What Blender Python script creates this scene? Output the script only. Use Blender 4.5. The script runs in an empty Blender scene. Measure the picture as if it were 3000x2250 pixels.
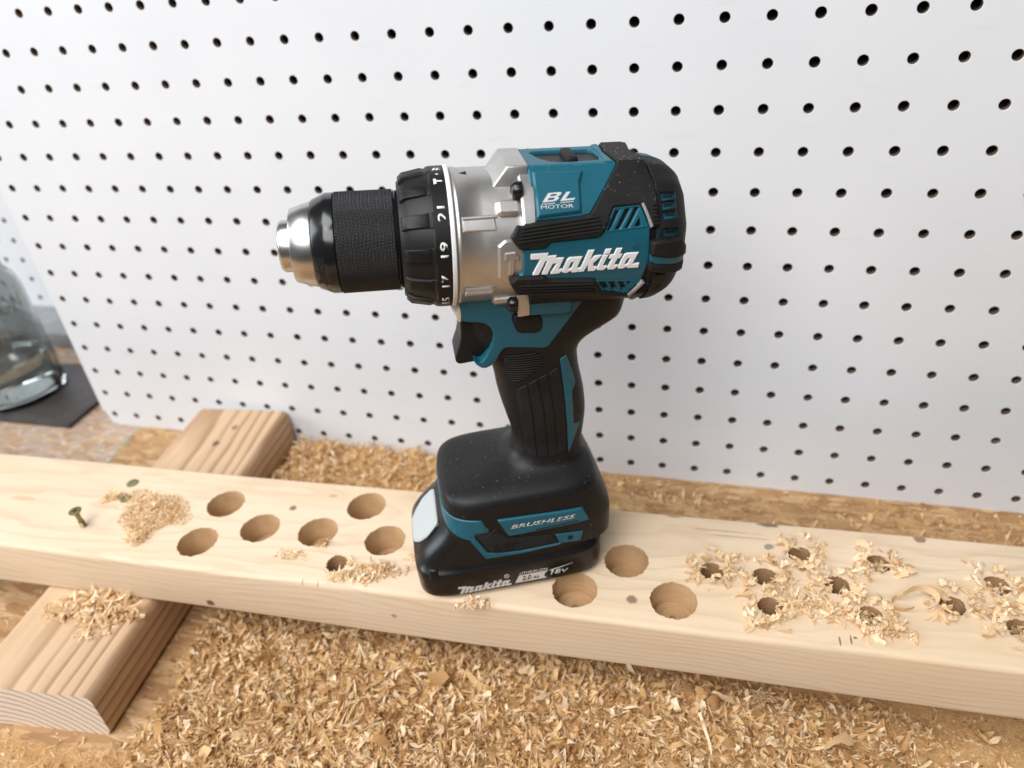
import bpy, bmesh, math, random
import numpy as np
from mathutils import Vector, Matrix
from math import sin, cos, pi, radians, degrees, atan2, hypot, sqrt
random.seed(7); RNG = np.random.default_rng(11)
S = bpy.context.scene
COL = S.collection

# ------------------------------------------------------------------ camera
CAMP = (0.56169, -0.4814, 0.41135)
cam = bpy.data.cameras.new('camera'); cam.sensor_width = 36; cam.lens = 26.355
cam.clip_start = 0.01; cam.clip_end = 50
co = bpy.data.objects.new('camera', cam); COL.objects.link(co)
RIGHT = Vector((0.9663534, 0.24430395, -0.08047782)); FWD = Vector((-0.24775354, 0.79997176, -0.54650103)); UP = Vector((-0.06913237, 0.54805179, 0.8335826))
co.matrix_world = Matrix(((RIGHT.x, UP.x, -FWD.x, CAMP[0]), (RIGHT.y, UP.y, -FWD.y, CAMP[1]), (RIGHT.z, UP.z, -FWD.z, CAMP[2]), (0, 0, 0, 1)))
cam.dof.use_dof = True; cam.dof.focus_distance = 0.362; cam.dof.aperture_fstop = 7.1
S.camera = co
# ------------------------------------------------------------------ world and lamps
w = bpy.data.worlds.new('World'); S.world = w; w.use_nodes = True
w.node_tree.nodes['Background'].inputs[0].default_value = (0.97, 0.98, 1.0, 1)
w.node_tree.nodes['Background'].inputs[1].default_value = 0.06
def area(name, loc, target, sx, sy, power, col):
    l = bpy.data.lights.new(name, 'AREA'); l.shape = 'RECTANGLE'; l.size = sx; l.size_y = sy; l.energy = power; l.color = col
    o = bpy.data.objects.new(name, l); COL.objects.link(o); o.location = loc
    o.rotation_euler = (Vector(target) - Vector(loc)).to_track_quat('-Z', 'Y').to_euler(); return o
area('window_light', (-1.65, -0.85, 1.15), (0.40, -0.12, 0.15), 1.3, 1.25, 54, (0.88, 0.94, 1.0))
area('ceiling_light', (0.05, -0.75, 1.75), (0.40, -0.1, 0.1), 1.0, 0.8, 29, (0.98, 0.99, 1.0))
area('doorway_light', (0.28, -1.40, 1.30), (0.42, -0.15, 0.1), 1.15, 0.75, 28, (0.985, 0.99, 1.0))
S.view_settings.view_transform = 'Standard'; S.view_settings.look = 'None'; S.view_settings.exposure = -0.34; S.view_settings.gamma = 1
try:
    S.cycles.max_bounces = 10; S.cycles.transmission_bounces = 10
except Exception: pass

# ------------------------------------------------------------------ node helpers
def newmat(name):
    m = bpy.data.materials.new(name); m.use_nodes = True
    return m, m.node_tree, m.node_tree.nodes['Principled BSDF']
def nd(t, kind, **kw):
    n = t.nodes.new(kind)
    for k, v in kw.items():
        if k.startswith('i_'):
            key = k[2:]; key = int(key) if key.isdigit() else key
            n.inputs[key].default_value = v
        else: setattr(n, k, v)
    return n
def math_(t, op, a, b=None, c=None):
    n = t.nodes.new('ShaderNodeMath'); n.operation = op
    for i, v in enumerate((a, b, c)):
        if v is None: continue
        if isinstance(v, (int, float)): n.inputs[i].default_value = v
        else: t.links.new(v, n.inputs[i])
    return n.outputs[0]
def mixc(t, fac, a, b):
    n = t.nodes.new('ShaderNodeMix'); n.data_type = 'RGBA'
    for i, v in ((0, fac), (6, a), (7, b)):
        if isinstance(v, (int, float)): n.inputs[i].default_value = v
        elif isinstance(v, tuple): n.inputs[i].default_value = (v + (1,))[:4]
        else: t.links.new(v, n.inputs[i])
    return n.outputs[2]
def ramp(t, fac, *stops):
    n = t.nodes.new('ShaderNodeValToRGB'); t.links.new(fac, n.inputs[0])
    e = n.color_ramp.elements
    while len(e) < len(stops): e.new(0.5)
    for i, (p, c) in enumerate(stops):
        e[i].position = p; e[i].color = (c, c, c, 1) if isinstance(c, (int, float)) else (c + (1,))[:4]
    return n.outputs[0]
def noise(t, vec, scale, detail=3, rough=0.5, dist=0):
    n = nd(t, 'ShaderNodeTexNoise'); n.inputs['Scale'].default_value = scale; n.inputs['Detail'].default_value = detail
    n.inputs['Roughness'].default_value = rough; n.inputs['Distortion'].default_value = dist
    if vec is not None: t.links.new(vec, n.inputs['Vector'])
    return n.outputs[0]
def mapping(t, vec, scale=(1, 1, 1), loc=(0, 0, 0), rot=(0, 0, 0)):
    n = nd(t, 'ShaderNodeMapping'); n.inputs['Scale'].default_value = scale; n.inputs['Location'].default_value = loc; n.inputs['Rotation'].default_value = rot
    t.links.new(vec, n.inputs['Vector']); return n.outputs[0]
def objco(t): return nd(t, 'ShaderNodeTexCoord').outputs['Object']
def bump(t, b, height, strength=0.3, dist=0.001):
    n = nd(t, 'ShaderNodeBump'); n.inputs['Strength'].default_value = strength; n.inputs['Distance'].default_value = dist
    t.links.new(height, n.inputs['Height']); t.links.new(n.outputs[0], b.inputs['Normal'])
def setp(b, **kw):
    for k, v in kw.items():
        k = {'col': 'Base Color', 'rough': 'Roughness', 'metal': 'Metallic', 'spec': 'Specular IOR Level', 'ior': 'IOR', 'trans': 'Transmission Weight', 'coat': 'Coat Weight', 'sss': 'Subsurface Weight'}[k]
        b.inputs[k].default_value = (v + (1,))[:4] if isinstance(v, tuple) else v
def plain(name, col, rough, metal=0, grain=0, gscale=2500, bstr=0.0, var=0.0, spec=0.5, coat=0):
    m, t, b = newmat(name); setp(b, col=col, rough=rough, metal=metal, spec=spec, coat=coat)
    oc = objco(t)
    n1 = noise(t, oc, 60, 4)
    if var:
        t.links.new(mixc(t, ramp(t, n1, (0.3, 0.0), (0.7, 1.0)), tuple(c * (1 - var) for c in col), tuple(min(1, c * (1 + var)) for c in col)), b.inputs['Base Color'])
    t.links.new(math_(t, 'MULTIPLY_ADD', n1, 0.16, rough - 0.08), b.inputs['Roughness'])
    if bstr: bump(t, b, noise(t, oc, gscale, 2), bstr, 0.0002)
    return m

def wood(name, light, dark, y0, z0, spacing, axis, wob=0.004, contrast=1.0, spots=(), endgrain=None, warm=None):
    m, t, b = newmat(name); oc = objco(t)
    sx = (1.2, 5, 5) if axis == 'x' else (5, 1.2, 5)
    dn = noise(t, mapping(t, oc, sx), 4, 3, 0.55)
    sep = nd(t, 'ShaderNodeSeparateXYZ'); t.links.new(oc, sep.inputs[0])
    A = sep.outputs['Y' if axis == 'x' else 'X']; Z = sep.outputs['Z']; Lx = sep.outputs['X' if axis == 'x' else 'Y']
    da = math_(t, 'SUBTRACT', A, y0); dz = math_(t, 'SUBTRACT', Z, z0)
    r = math_(t, 'SQRT', math_(t, 'ADD', math_(t, 'MULTIPLY', da, da), math_(t, 'MULTIPLY', dz, dz)))
    r = math_(t, 'MULTIPLY_ADD', dn, wob, r)
    r = math_(t, 'MULTIPLY_ADD', Lx, 0.006, r)
    f = math_(t, 'FRACT', math_(t, 'DIVIDE', r, spacing))
    ring = ramp(t, f, (0.0, 0.0), (0.55, 0.15), (0.86, 1.0), (0.94, 0.75), (1.0, 0.0))
    # each ring has its own weight
    ringw = noise(t, None, 1, 0)
    nw = nd(t, 'ShaderNodeTexNoise'); nw.noise_dimensions = '1D'; nw.inputs['Scale'].default_value = 1.0
    t.links.new(math_(t, 'MULTIPLY', math_(t, 'FLOOR', math_(t, 'DIVIDE', r, spacing)), 0.37), nw.inputs['W'])
    ring = math_(t, 'MULTIPLY', ring, math_(t, 'MULTIPLY_ADD', nw.outputs[0], 1.3, 0.15))
    fs = (25, 900, 900) if axis == 'x' else (900, 25, 900)
    fib = noise(t, mapping(t, oc, fs), 1, 3, 0.6)
    fib2 = noise(t, mapping(t, oc, tuple(v * 0.25 for v in fs)), 1, 2, 0.5)
    blot = noise(t, mapping(t, oc, (3, 8, 8) if axis == 'x' else (8, 3, 8)), 3, 3)
    fac = math_(t, 'MULTIPLY', ring, contrast)
    fac = math_(t, 'MULTIPLY_ADD', math_(t, 'SUBTRACT', fib, 0.5), 0.55, fac)
    fac = math_(t, 'MULTIPLY_ADD', math_(t, 'SUBTRACT', fib2, 0.5), 0.45, fac)
    fac = math_(t, 'MULTIPLY_ADD', math_(t, 'SUBTRACT', blot, 0.5), 0.5, fac)
    c = t.nodes.new('ShaderNodeClamp'); t.links.new(fac, c.inputs[0])
    col = mixc(t, c.outputs[0], light, dark)
    if warm: col = mixc(t, ramp(t, noise(t, mapping(t, oc, (2, 12, 12) if axis == 'x' else (12, 2, 12)), 2.2, 2), (0.45, 0.0), (0.72, 0.55)), col, warm)
    wn = nd(t, 'ShaderNodeTexNoise'); wn.inputs['Scale'].default_value = 260; t.links.new(oc, wn.inputs['Vector'])
    for (px, py, pz, rx, ry, rz, scol, strength) in spots:
        vm = nd(t, 'ShaderNodeVectorMath'); vm.operation = 'SUBTRACT'; t.links.new(oc, vm.inputs[0]); vm.inputs[1].default_value = (px, py, pz)
        v2 = nd(t, 'ShaderNodeVectorMath'); v2.operation = 'DIVIDE'; t.links.new(vm.outputs[0], v2.inputs[0]); v2.inputs[1].default_value = (rx, ry, rz)
        ln = nd(t, 'ShaderNodeVectorMath'); ln.operation = 'LENGTH'; t.links.new(v2.outputs[0], ln.inputs[0])
        dd = math_(t, 'MULTIPLY_ADD', math_(t, 'SUBTRACT', wn.outputs[0], 0.5), 0.9, ln.outputs['Value'])
        col = mixc(t, ramp(t, dd, (0.6, strength), (1.1, 0.0)), col, scol)
    if endgrain:
        g = nd(t, 'ShaderNodeNewGeometry'); sn = nd(t, 'ShaderNodeSeparateXYZ')
        tr = nd(t, 'ShaderNodeVectorTransform'); tr.vector_type = 'NORMAL'; tr.convert_from = 'WORLD'; tr.convert_to = 'OBJECT'
        t.links.new(g.outputs['Normal'], tr.inputs[0]); t.links.new(tr.outputs[0], sn.inputs[0])
        e = math_(t, 'GREATER_THAN', math_(t, 'ABSOLUTE', sn.outputs['X' if axis == 'x' else 'Y']), 0.75)
        fe = math_(t, 'MULTIPLY_ADD', math_(t, 'SUBTRACT', noise(t, oc, 1400, 2), 0.5), 0.7, math_(t, 'MULTIPLY', ramp(t, f, (0.0, 0.0), (0.72, 0.0), (0.84, 1.0), (0.95, 0.8), (1.0, 0.0)), 0.95))
        ce = t.nodes.new('ShaderNodeClamp'); t.links.new(fe, ce.inputs[0])
        col = mixc(t, e, col, mixc(t, ce.outputs[0], endgrain[0], endgrain[1]))
    t.links.new(col, b.inputs['Base Color']); setp(b, rough=0.62, spec=0.35)
    bump(t, b, math_(t, 'ADD', fib, math_(t, 'MULTIPLY', ring, 0.35)), 0.22, 0.0004)
    return m

# ------------------------------------------------------------------ materials
def m_peg():
    m, t, b = newmat('white_hardboard'); oc = objco(t)
    n1 = noise(t, oc, 9, 3); n2 = noise(t, oc, 1200, 2); n3 = noise(t, mapping(t, oc, (1, 1, 6)), 25, 4, 0.6)
    c = mixc(t, ramp(t, n1, (0.3, 0.0), (0.7, 1.0)), (0.655, 0.67, 0.695), (0.69, 0.70, 0.72))
    c = mixc(t, ramp(t, n3, (0.60, 0.0), (0.78, 0.32)), c, (0.56, 0.55, 0.54))
    t.links.new(c, b.inputs['Base Color']); setp(b, rough=0.38, spec=0.5)
    bump(t, b, n2, 0.12, 0.0004)
    return m
M = {}
M['peg'] = m_peg()
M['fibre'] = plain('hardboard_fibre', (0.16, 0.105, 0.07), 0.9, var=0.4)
M['hole_shade'] = plain('hole_shade_dark', (0.05, 0.052, 0.055), 0.9)  # colour of the added sheet that makes pegboard holes look shaded
M['black'] = plain('black_plastic', (0.0095, 0.009, 0.009), 0.44, bstr=0.12, gscale=3500, spec=0.26)
M['batt'] = plain('black_battery_plastic', (0.0075, 0.007, 0.007), 0.33, bstr=0.05, gscale=3000, spec=0.4)
M['rubber'] = plain('black_rubber', (0.0125, 0.012, 0.0115), 0.6, bstr=0.35, gscale=2200, var=0.25, spec=0.22)
M['gloss'] = plain('black_gloss_metal', (0.008, 0.0085, 0.009), 0.2, bstr=0.0)
M['knurl'] = plain('black_knurled_metal', (0.013, 0.013, 0.0135), 0.45, metal=0.15, spec=0.5)
M['teal'] = plain('teal_plastic', (0.004, 0.092, 0.136), 0.42, bstr=0.08, gscale=3500)
M['silver'] = plain('cast_aluminium', (0.55, 0.535, 0.515), 0.42, metal=0.9, bstr=0.3, gscale=1800, var=0.08)
M['steel'] = plain('polished_steel', (0.58, 0.565, 0.55), 0.30, metal=1.0)
M['white'] = plain('white_plastic', (0.74, 0.74, 0.74), 0.42)
M['button'] = plain('pale_grey_plastic', (0.42, 0.44, 0.435), 0.45)
M['print'] = plain('silver_print', (0.58, 0.56, 0.54), 0.5, metal=0.1)
M['numwhite'] = plain('white_print', (0.80, 0.80, 0.78), 0.5)
M['ink_shade'] = plain('black_ink_and_shade', (0.004, 0.004, 0.004), 0.8)  # black for print, and for shade painted in place of openings
M['lens'] = plain('led_lens', (0.75, 0.75, 0.72), 0.12, metal=0.5)
M['brass'] = plain('yellow_zinc', (0.30, 0.235, 0.12), 0.42, metal=0.8, var=0.25)
M['olive'] = plain('green_coated_zinc', (0.20, 0.185, 0.085), 0.45, metal=0.4, var=0.3)
M['slate'] = plain('black_slate', (0.055, 0.048, 0.046), 0.34, var=0.3, bstr=0.1, gscale=400)
M['greyboard'] = plain('grey_paint', (0.27, 0.27, 0.275), 0.5, var=0.15)

KN = (0.17, 0.085, 0.045); INK = (0.03, 0.03, 0.035)
YAW = 0.028
def plank_local(x, y):            # world (x, y) on the plank top -> plank local
    dx, dy = x - 0.40, y + 0.1708
    return dx * cos(YAW) + dy * sin(YAW), -dx * sin(YAW) + dy * cos(YAW)
def spot(x, y, rx, ry, col, s, z=0.019, rz=0.004):
    a, b2 = plank_local(x, y); return (a, b2, z, rx, ry, rz, col, s)
SP = [spot(0.2989, -0.1577, .0034, .0028, KN, .85), spot(0.321, -0.1418, .004, .0016, (0.45, .2, .08), .6), spot(0.0933, -0.1805, .012, .003, (0.55, .33, .2), .6),
      spot(0.5308, -0.1953, .0036, .0036, (0.22, .13, .085), .9), spot(0.6902, -0.1213, .0042, .0034, (0.25, .14, .09), .9), spot(0.6232, -0.1561, .003, .003, KN, .7),
      spot(0.5491, -0.1251, .006, .0012, INK, .5), spot(0.6053, -0.1231, .0075, .0028, INK, .75), spot(0.6054, -0.1418, .0035, .003, (0.12, .12, .11), .7),
      spot(0.5774, -0.1330, .028, .0009, INK, .28), spot(0.590, -0.1365, .022, .0007, INK, .25), spot(0.3301, -0.2190, .0016, .0016, KN, .9),
      spot(0.6385, -0.2035, .0007, .0035, INK, .7), spot(0.6440, -0.2015, .0007, .0035, INK, .7), spot(0.6462, -0.2000, .0012, .0008, INK, .8),
      spot(0.336, -0.2170, .0006, .0035, INK, .5), spot(0.346, -0.2165, .0006, .0035, INK, .45),
      spot(0.2631, -0.2175, .0038, .006, (0.13, .07, .04), .95, z=-.0125, rz=.0030), spot(0.3921, -0.2175, .0022, .006, (0.3, .18, .1), .7, z=-.001, rz=.0022)]
M['pine'] = wood('pine', (0.685, 0.535, 0.38), (0.46, 0.32, 0.195), 0.045, -0.20, 0.0042, 'x', wob=0.030, contrast=0.42, spots=SP, warm=(0.63, 0.46, 0.285))
M['pineshade'] = wood('pine_bore_shaded', (0.46, 0.29, 0.15), (0.30, 0.17, 0.08), 0.045, -0.20, 0.0042, 'x', wob=0.030, contrast=0.22)  # same pine, darkened: shade inside the large bores put into the colour
M['pineshade_deep'] = wood('pine_bore_deep_shaded', (0.30, 0.175, 0.09), (0.20, 0.11, 0.05), 0.045, -0.20, 0.0034, 'x', wob=0.012, contrast=0.6)  # darker still, shade of the narrow bores put into the colour
M['fir'] = wood('fir', (0.57, 0.395, 0.245), (0.31, 0.175, 0.092), -0.030, -0.055, 0.0054, 'y', wob=0.009, contrast=1.2,
                spots=((0.0, 0.095, .019, .0035, .0048, .006, (0.09, .05, .03), .9), (0.006, 0.118, .019, .003, .004, .006, (0.14, .08, .05), .8)), endgrain=((0.76, 0.66, 0.56), (0.27, 0.165, 0.10)))

def m_osb():
    m, t, b = newmat('strand_board'); oc = objco(t)
    def layer(scale, rot, seed):
        v = mapping(t, oc, scale, (seed, seed * 1.7, 0), (0, 0, rot))
        wv = noise(t, v, 0.7, 2)
        vo = nd(t, 'ShaderNodeTexVoronoi'); vo.inputs['Scale'].default_value = 1; t.links.new(v, vo.inputs['Vector']); vo.inputs['Randomness'].default_value = 1
        s = nd(t, 'ShaderNodeSeparateColor'); t.links.new(vo.outputs['Color'], s.inputs[0])
        fine = noise(t, mapping(t, oc, (scale[0] * 1.3, scale[1] * 9, 1), (0, 0, 0), (0, 0, rot)), 1, 3, 0.6)
        return s.outputs[0], s.outputs[1], fine
    a0, a1, af = layer((42, 210, 1), 0.35, 3.1); b0, b1, bf = layer((50, 180, 1), -0.6, 8.7); c0, c1, cf = layer((95, 330, 1), 1.25, 1.3)
    sel = math_(t, 'GREATER_THAN', a1, 0.5); v = mixc(t, sel, a0, b0); f = mixc(t, sel, af, bf)
    sel2 = math_(t, 'GREATER_THAN', c1, 0.68); v = mixc(t, sel2, v, c0); f = mixc(t, sel2, f, cf)
    col = ramp(t, v, (0.0, (0.28, 0.15, 0.065)), (0.35, (0.40, 0.225, 0.10)), (0.7, (0.47, 0.285, 0.135)), (1.0, (0.60, 0.40, 0.22)))
    col = mixc(t, ramp(t, f, (0.35, 0.0), (0.75, 0.5)), col, (0.28, 0.16, 0.08))
    # worn, grey-painted patch to the left of a green paint line
    sp = nd(t, 'ShaderNodeSeparateXYZ'); t.links.new(oc, sp.inputs[0])
    d = math_(t, 'ADD', sp.outputs[0], math_(t, 'MULTIPLY_ADD', sp.outputs[1], 0.123, -0.0243))
    d = math_(t, 'MULTIPLY_ADD', math_(t, 'SUBTRACT', noise(t, oc, 90, 3), 0.5), 0.006, d)
    left = ramp(t, math_(t, 'MULTIPLY_ADD', d, -250, 0.5), (0.0, 0.0), (1.0, 1.0))
    wear = ramp(t, noise(t, oc, 55, 5, 0.65), (0.38, 0.15), (0.62, 0.85))
    col = mixc(t, math_(t, 'MULTIPLY', left, wear), col, (0.42, 0.34, 0.29))
    col = mixc(t, math_(t, 'MULTIPLY', left, ramp(t, noise(t, mapping(t, oc, (1, 1, 1), (5, 2, 0)), 130, 4, 0.6), (0.56, 0.0), (0.66, 0.8))), col, (0.60, 0.53, 0.46))
    ln = ramp(t, math_(t, 'ABSOLUTE', math_(t, 'MULTIPLY', d, 500)), (0.45, 0.75), (0.95, 0.0))
    col = mixc(t, math_(t, 'MULTIPLY', ln, ramp(t, noise(t, oc, 400, 2), (0.35, 0.35), (0.6, 1.0))), col, (0.12, 0.30, 0.17))
    col = mixc(t, ramp(t, noise(t, mapping(t, oc, (1, 1, 1), (9, 4, 0)), 170, 2), (0.70, 0.0), (0.74, 0.9)), col, (0.09, 0.05, 0.025))
    t.links.new(col, b.inputs['Base Color']); setp(b, rough=0.6, spec=0.3)
    bump(t, b, math_(t, 'ADD', f, math_(t, 'MULTIPLY', v, 0.8)), 0.35, 0.0008)
    return m
M['osb'] = m_osb()
def m_dust(name, c1, c2, sc):
    m, t, b = newmat(name); oc = objco(t)
    n1 = noise(t, mapping(t, oc, (1, 1.6, 1)), sc, 5, 0.75, 0.6); n2 = noise(t, oc, 45, 4, 0.6)
    col = mixc(t, ramp(t, n1, (0.25, 0.0), (0.72, 1.0)), c1, c2)
    col = mixc(t, ramp(t, n2, (0.35, 0.0), (0.7, 0.4)), col, (c1[0] * .8, c1[1] * .72, c1[2] * .65))
    t.links.new(col, b.inputs['Base Color']); setp(b, rough=0.9, spec=0.15)
    bump(t, b, n1, 0.7, 0.0018)
    return m
M['dust'] = m_dust('sawdust', (0.40, 0.215, 0.085), (0.76, 0.49, 0.235), 420)  # sawdust brown, darkened so gaps between flakes look shaded
def m_shave(name, cols, spread=1.0):
    m, t, b = newmat(name); g = nd(t, 'ShaderNodeNewGeometry'); oc = objco(t)
    col = ramp(t, g.outputs['Random Per Island'], *cols)
    n = noise(t, oc, 900, 2); col = mixc(t, ramp(t, n, (0.35, 0.0), (0.75, 0.35)), col, tuple(c * 0.75 for c in cols[0][1]))
    t.links.new(col, b.inputs['Base Color']); setp(b, rough=0.6, spec=0.25)
    tr = nd(t, 'ShaderNodeBsdfTranslucent'); t.links.new(col, tr.inputs[0])
    mx = nd(t, 'ShaderNodeMixShader'); mx.inputs[0].default_value = 0.28
    out = t.nodes['Material Output']
    t.links.new(b.outputs[0], mx.inputs[1]); t.links.new(tr.outputs[0], mx.inputs[2]); t.links.new(mx.outputs[0], out.inputs[0])
    return m
M['shave'] = m_shave('wood_shavings', ((0.0, (0.42, 0.215, 0.08)), (0.3, (0.68, 0.42, 0.18)), (0.65, (0.86, 0.61, 0.325)), (1.0, (0.97, 0.83, 0.60))))
M['shavepale'] = m_shave('pale_shavings', ((0.0, (0.78, 0.53, 0.28)), (0.5, (0.90, 0.69, 0.43)), (1.0, (0.97, 0.85, 0.65))))
M['speck'] = plain('pale_dust', (0.62, 0.58, 0.52), 0.9)
def m_glass(name, ior, tint, rough=0.0):
    m, t, b = newmat(name); setp(b, col=tint, rough=rough, trans=1.0, ior=ior); return m
M['glass'] = m_glass('clear_glass', 1.47, (0.58, 0.61, 0.60)); M['water'] = m_glass('water', 1.333, (0.97, 0.99, 0.985))

# ------------------------------------------------------------------ mesh helpers
def link(o, parent=None):
    COL.objects.link(o)
    if parent is not None: o.parent = parent
    return o
def tag(o, label=None, cat=None, group=None, kind=None):
    if label: o['label'] = label
    if cat: o['category'] = cat
    if group: o['group'] = group
    if kind: o['kind'] = kind
    return o
def finish(me, ang=35):
    if ang is None: return
    for p in me.polygons: p.use_smooth = True
    try: me.set_sharp_from_angle(angle=radians(ang))
    except Exception: pass
def obj(name, bm, mat, parent=None, ang=35, scale=1.0, bevel=0, seg=2, recalc=True):
    if scale != 1.0: bmesh.ops.scale(bm, vec=(scale,) * 3, verts=bm.verts)
    if recalc: bmesh.ops.recalc_face_normals(bm, faces=bm.faces)
    if bevel:
        es = [e for e in bm.edges if len(e.link_faces) == 2 and e.calc_face_angle(0) > radians(30)]
        bmesh.ops.bevel(bm, geom=es, offset=bevel * scale, segments=seg, profile=0.5, affect='EDGES', clamp_overlap=True)
    me = bpy.data.meshes.new(name); bm.to_mesh(me); bm.free()
    me.materials.append(mat); finish(me, ang)
    return link(bpy.data.objects.new(name, me), parent)
def loft(bm, rings, cap0=True, cap1=True, closed=True):
    vs = [[bm.verts.new(p) for p in r] for r in rings]
    n = len(vs[0])
    for a, b in zip(vs, vs[1:]):
        for i in range(n if closed else n - 1):
            j = (i + 1) % n; bm.faces.new((a[i], a[j], b[j], b[i]))
    if cap0: bm.faces.new(vs[0][::-1])
    if cap1: bm.faces.new(vs[-1])
    return vs
def inset_loop(pts, d):
    # offset a closed loop by d to its left side (interior of a CCW loop)
    n = len(pts); out = []
    for i in range(n):
        p0, p1, p2 = pts[i - 1], pts[i], pts[(i + 1) % n]
        e1 = (p1[0] - p0[0], p1[1] - p0[1]); e2 = (p2[0] - p1[0], p2[1] - p1[1])
        l1 = hypot(*e1) or 1; l2 = hypot(*e2) or 1
        n1 = (-e1[1] / l1, e1[0] / l1); n2 = (-e2[1] / l2, e2[0] / l2)
        bx, by = n1[0] + n2[0], n1[1] + n2[1]; bl = bx * bx + by * by
        k = 2 / bl if bl > 0.35 else 2 / 0.35
        out.append((p1[0] + bx * k * d / 1, p1[1] + by * k * d / 1) if False else (p1[0] + bx * d * min(k, 2.2), p1[1] + by * d * min(k, 2.2)))
    return out
def sarea(p): return 0.5 * sum(p[i - 1][0] * p[i][1] - p[i][0] * p[i - 1][1] for i in range(len(p)))
def rounded(pts, r, seg=3):
    out = []; n = len(pts)
    for i in range(n):
        p0, p1, p2 = Vector(pts[i - 1]), Vector(pts[i]), Vector(pts[(i + 1) % n])
        a, b = (p0 - p1), (p2 - p1); la, lb = a.length, b.length
        k = min(r, la * 0.4, lb * 0.4); A = p1 + a / la * k; B = p1 + b / lb * k
        for s in range(seg + 1):
            u = s / seg; q = A * (1 - u) ** 2 + p1 * 2 * u * (1 - u) + B * u * u; out.append((q.x, q.y))
    return out
def plate(poly, holes, h0, h1, ch, step=(3, 3), bottom=False):
    bm = bmesh.new(); loops = []
    if sarea(poly) < 0: poly = poly[::-1]
    loops.append(poly)
    for h in holes: loops.append(h if sarea(h) < 0 else h[::-1])
    topE = []
    for lp in loops:
        n = len(lp); ins = inset_loop(lp, ch) if ch else lp
        tv = [bm.verts.new((x, y, h1)) for x, y in ins]
        rv = [bm.verts.new((x, y, h1 - ch)) for x, y in lp] if ch else tv
        bv = [bm.verts.new((x, y, h0)) for x, y in lp]
        for i in range(n):
            j = (i + 1) % n
            if ch: bm.faces.new((rv[i], rv[j], tv[j], tv[i]))
            bm.faces.new((bv[i], bv[j], rv[j], rv[i]))
            topE.append(bm.edges.get((tv[i], tv[j])))
    bmesh.ops.triangle_fill(bm, use_beauty=True, use_dissolve=False, edges=topE)
    xs = [p[0] for p in poly]; ys = [p[1] for p in poly]
    for lo, hi, st, ax in ((min(xs), max(xs), step[0], 0), (min(ys), max(ys), step[1], 1)):
        if not st: continue
        k = int((hi - lo) / st)
        for i in range(1, k + 1):
            v = lo + (hi - lo) * i / (k + 1); c = [0, 0, 0]; c[ax] = v; nn = [0, 0, 0]; nn[ax] = 1
            bmesh.ops.bisect_plane(bm, geom=bm.verts[:] + bm.edges[:] + bm.faces[:], plane_co=c, plane_no=nn, dist=1e-5)
    return bm
def mapbm(bm, f):
    for v in bm.verts: v.co = f(v.co.x, v.co.y, v.co.z)
    return bm
FONT_CACHE = {}
def textbm(s, ext=0.02, bev=0.0, shear=0.0, off=0.0):
    """unit text as a bmesh, normalised so width and height lie in 0..1 (x right, y up)"""
    c = bpy.data.curves.new('t', 'FONT'); c.body = s; c.size = 1; c.shear = shear; c.offset = off; c.extrude = 0; c.resolution_u = 3
    o = bpy.data.objects.new('t', c); COL.objects.link(o)
    dg = bpy.context.evaluated_depsgraph_get(); me = bpy.data.meshes.new_from_object(o.evaluated_get(dg))
    bpy.data.objects.remove(o); bpy.data.curves.remove(c)
    bm = bmesh.new(); bm.from_mesh(me); bpy.data.meshes.remove(me)
    xs = [v.co.x for v in bm.verts]; ys = [v.co.y for v in bm.verts]
    x0, x1, y0, y1 = min(xs), max(xs), min(ys), max(ys)
    for v in bm.verts: v.co = ((v.co.x - x0) / (x1 - x0), (v.co.y - y0) / max(y1 - y0, 1e-6), 0)
    bmesh.ops.remove_doubles(bm, verts=bm.verts, dist=1e-4)
    r = bmesh.ops.extrude_face_region(bm, geom=bm.faces[:])
    for g in r['geom']:
        if isinstance(g, bmesh.types.BMVert): g.co.z = 1
    return bm
def pchip(xs, ys, x):
    n = len(xs); h = [xs[i + 1] - xs[i] for i in range(n - 1)]; d = [(ys[i + 1] - ys[i]) / h[i] for i in range(n - 1)]
    m = [0.0] * n; m[0] = d[0]; m[-1] = d[-1]
    for i in range(1, n - 1):
        if d[i - 1] * d[i] > 0:
            w1 = 2 * h[i] + h[i - 1]; w2 = h[i] + 2 * h[i - 1]; m[i] = (w1 + w2) / (w1 / d[i - 1] + w2 / d[i])
    x = min(max(x, xs[0]), xs[-1]); i = 0
    while i < n - 2 and x > xs[i + 1]: i += 1
    t = (x - xs[i]) / h[i]
    return (2*t**3-3*t**2+1)*ys[i] + (t**3-2*t**2+t)*h[i]*m[i] + (-2*t**3+3*t**2)*ys[i+1] + (t**3-t**2)*h[i]*m[i+1]
def circ(cx, cy, r, n=24): return [(cx + r * cos(2 * pi * i / n), cy + r * sin(2 * pi * i / n)) for i in range(n)]

# ------------------------------------------------------------------ setting: bench
bm = bmesh.new()
g = bmesh.ops.create_cube(bm, size=1)
for v in bm.verts: v.co = ((v.co.x + 0.5) * 2.4 - 0.95, (v.co.y + 0.5) * 1.35 - 0.80, v.co.z * 0.018 - 0.009)
tag(obj('workbench_top', bm, M['osb'], ang=None), kind='structure')

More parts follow.
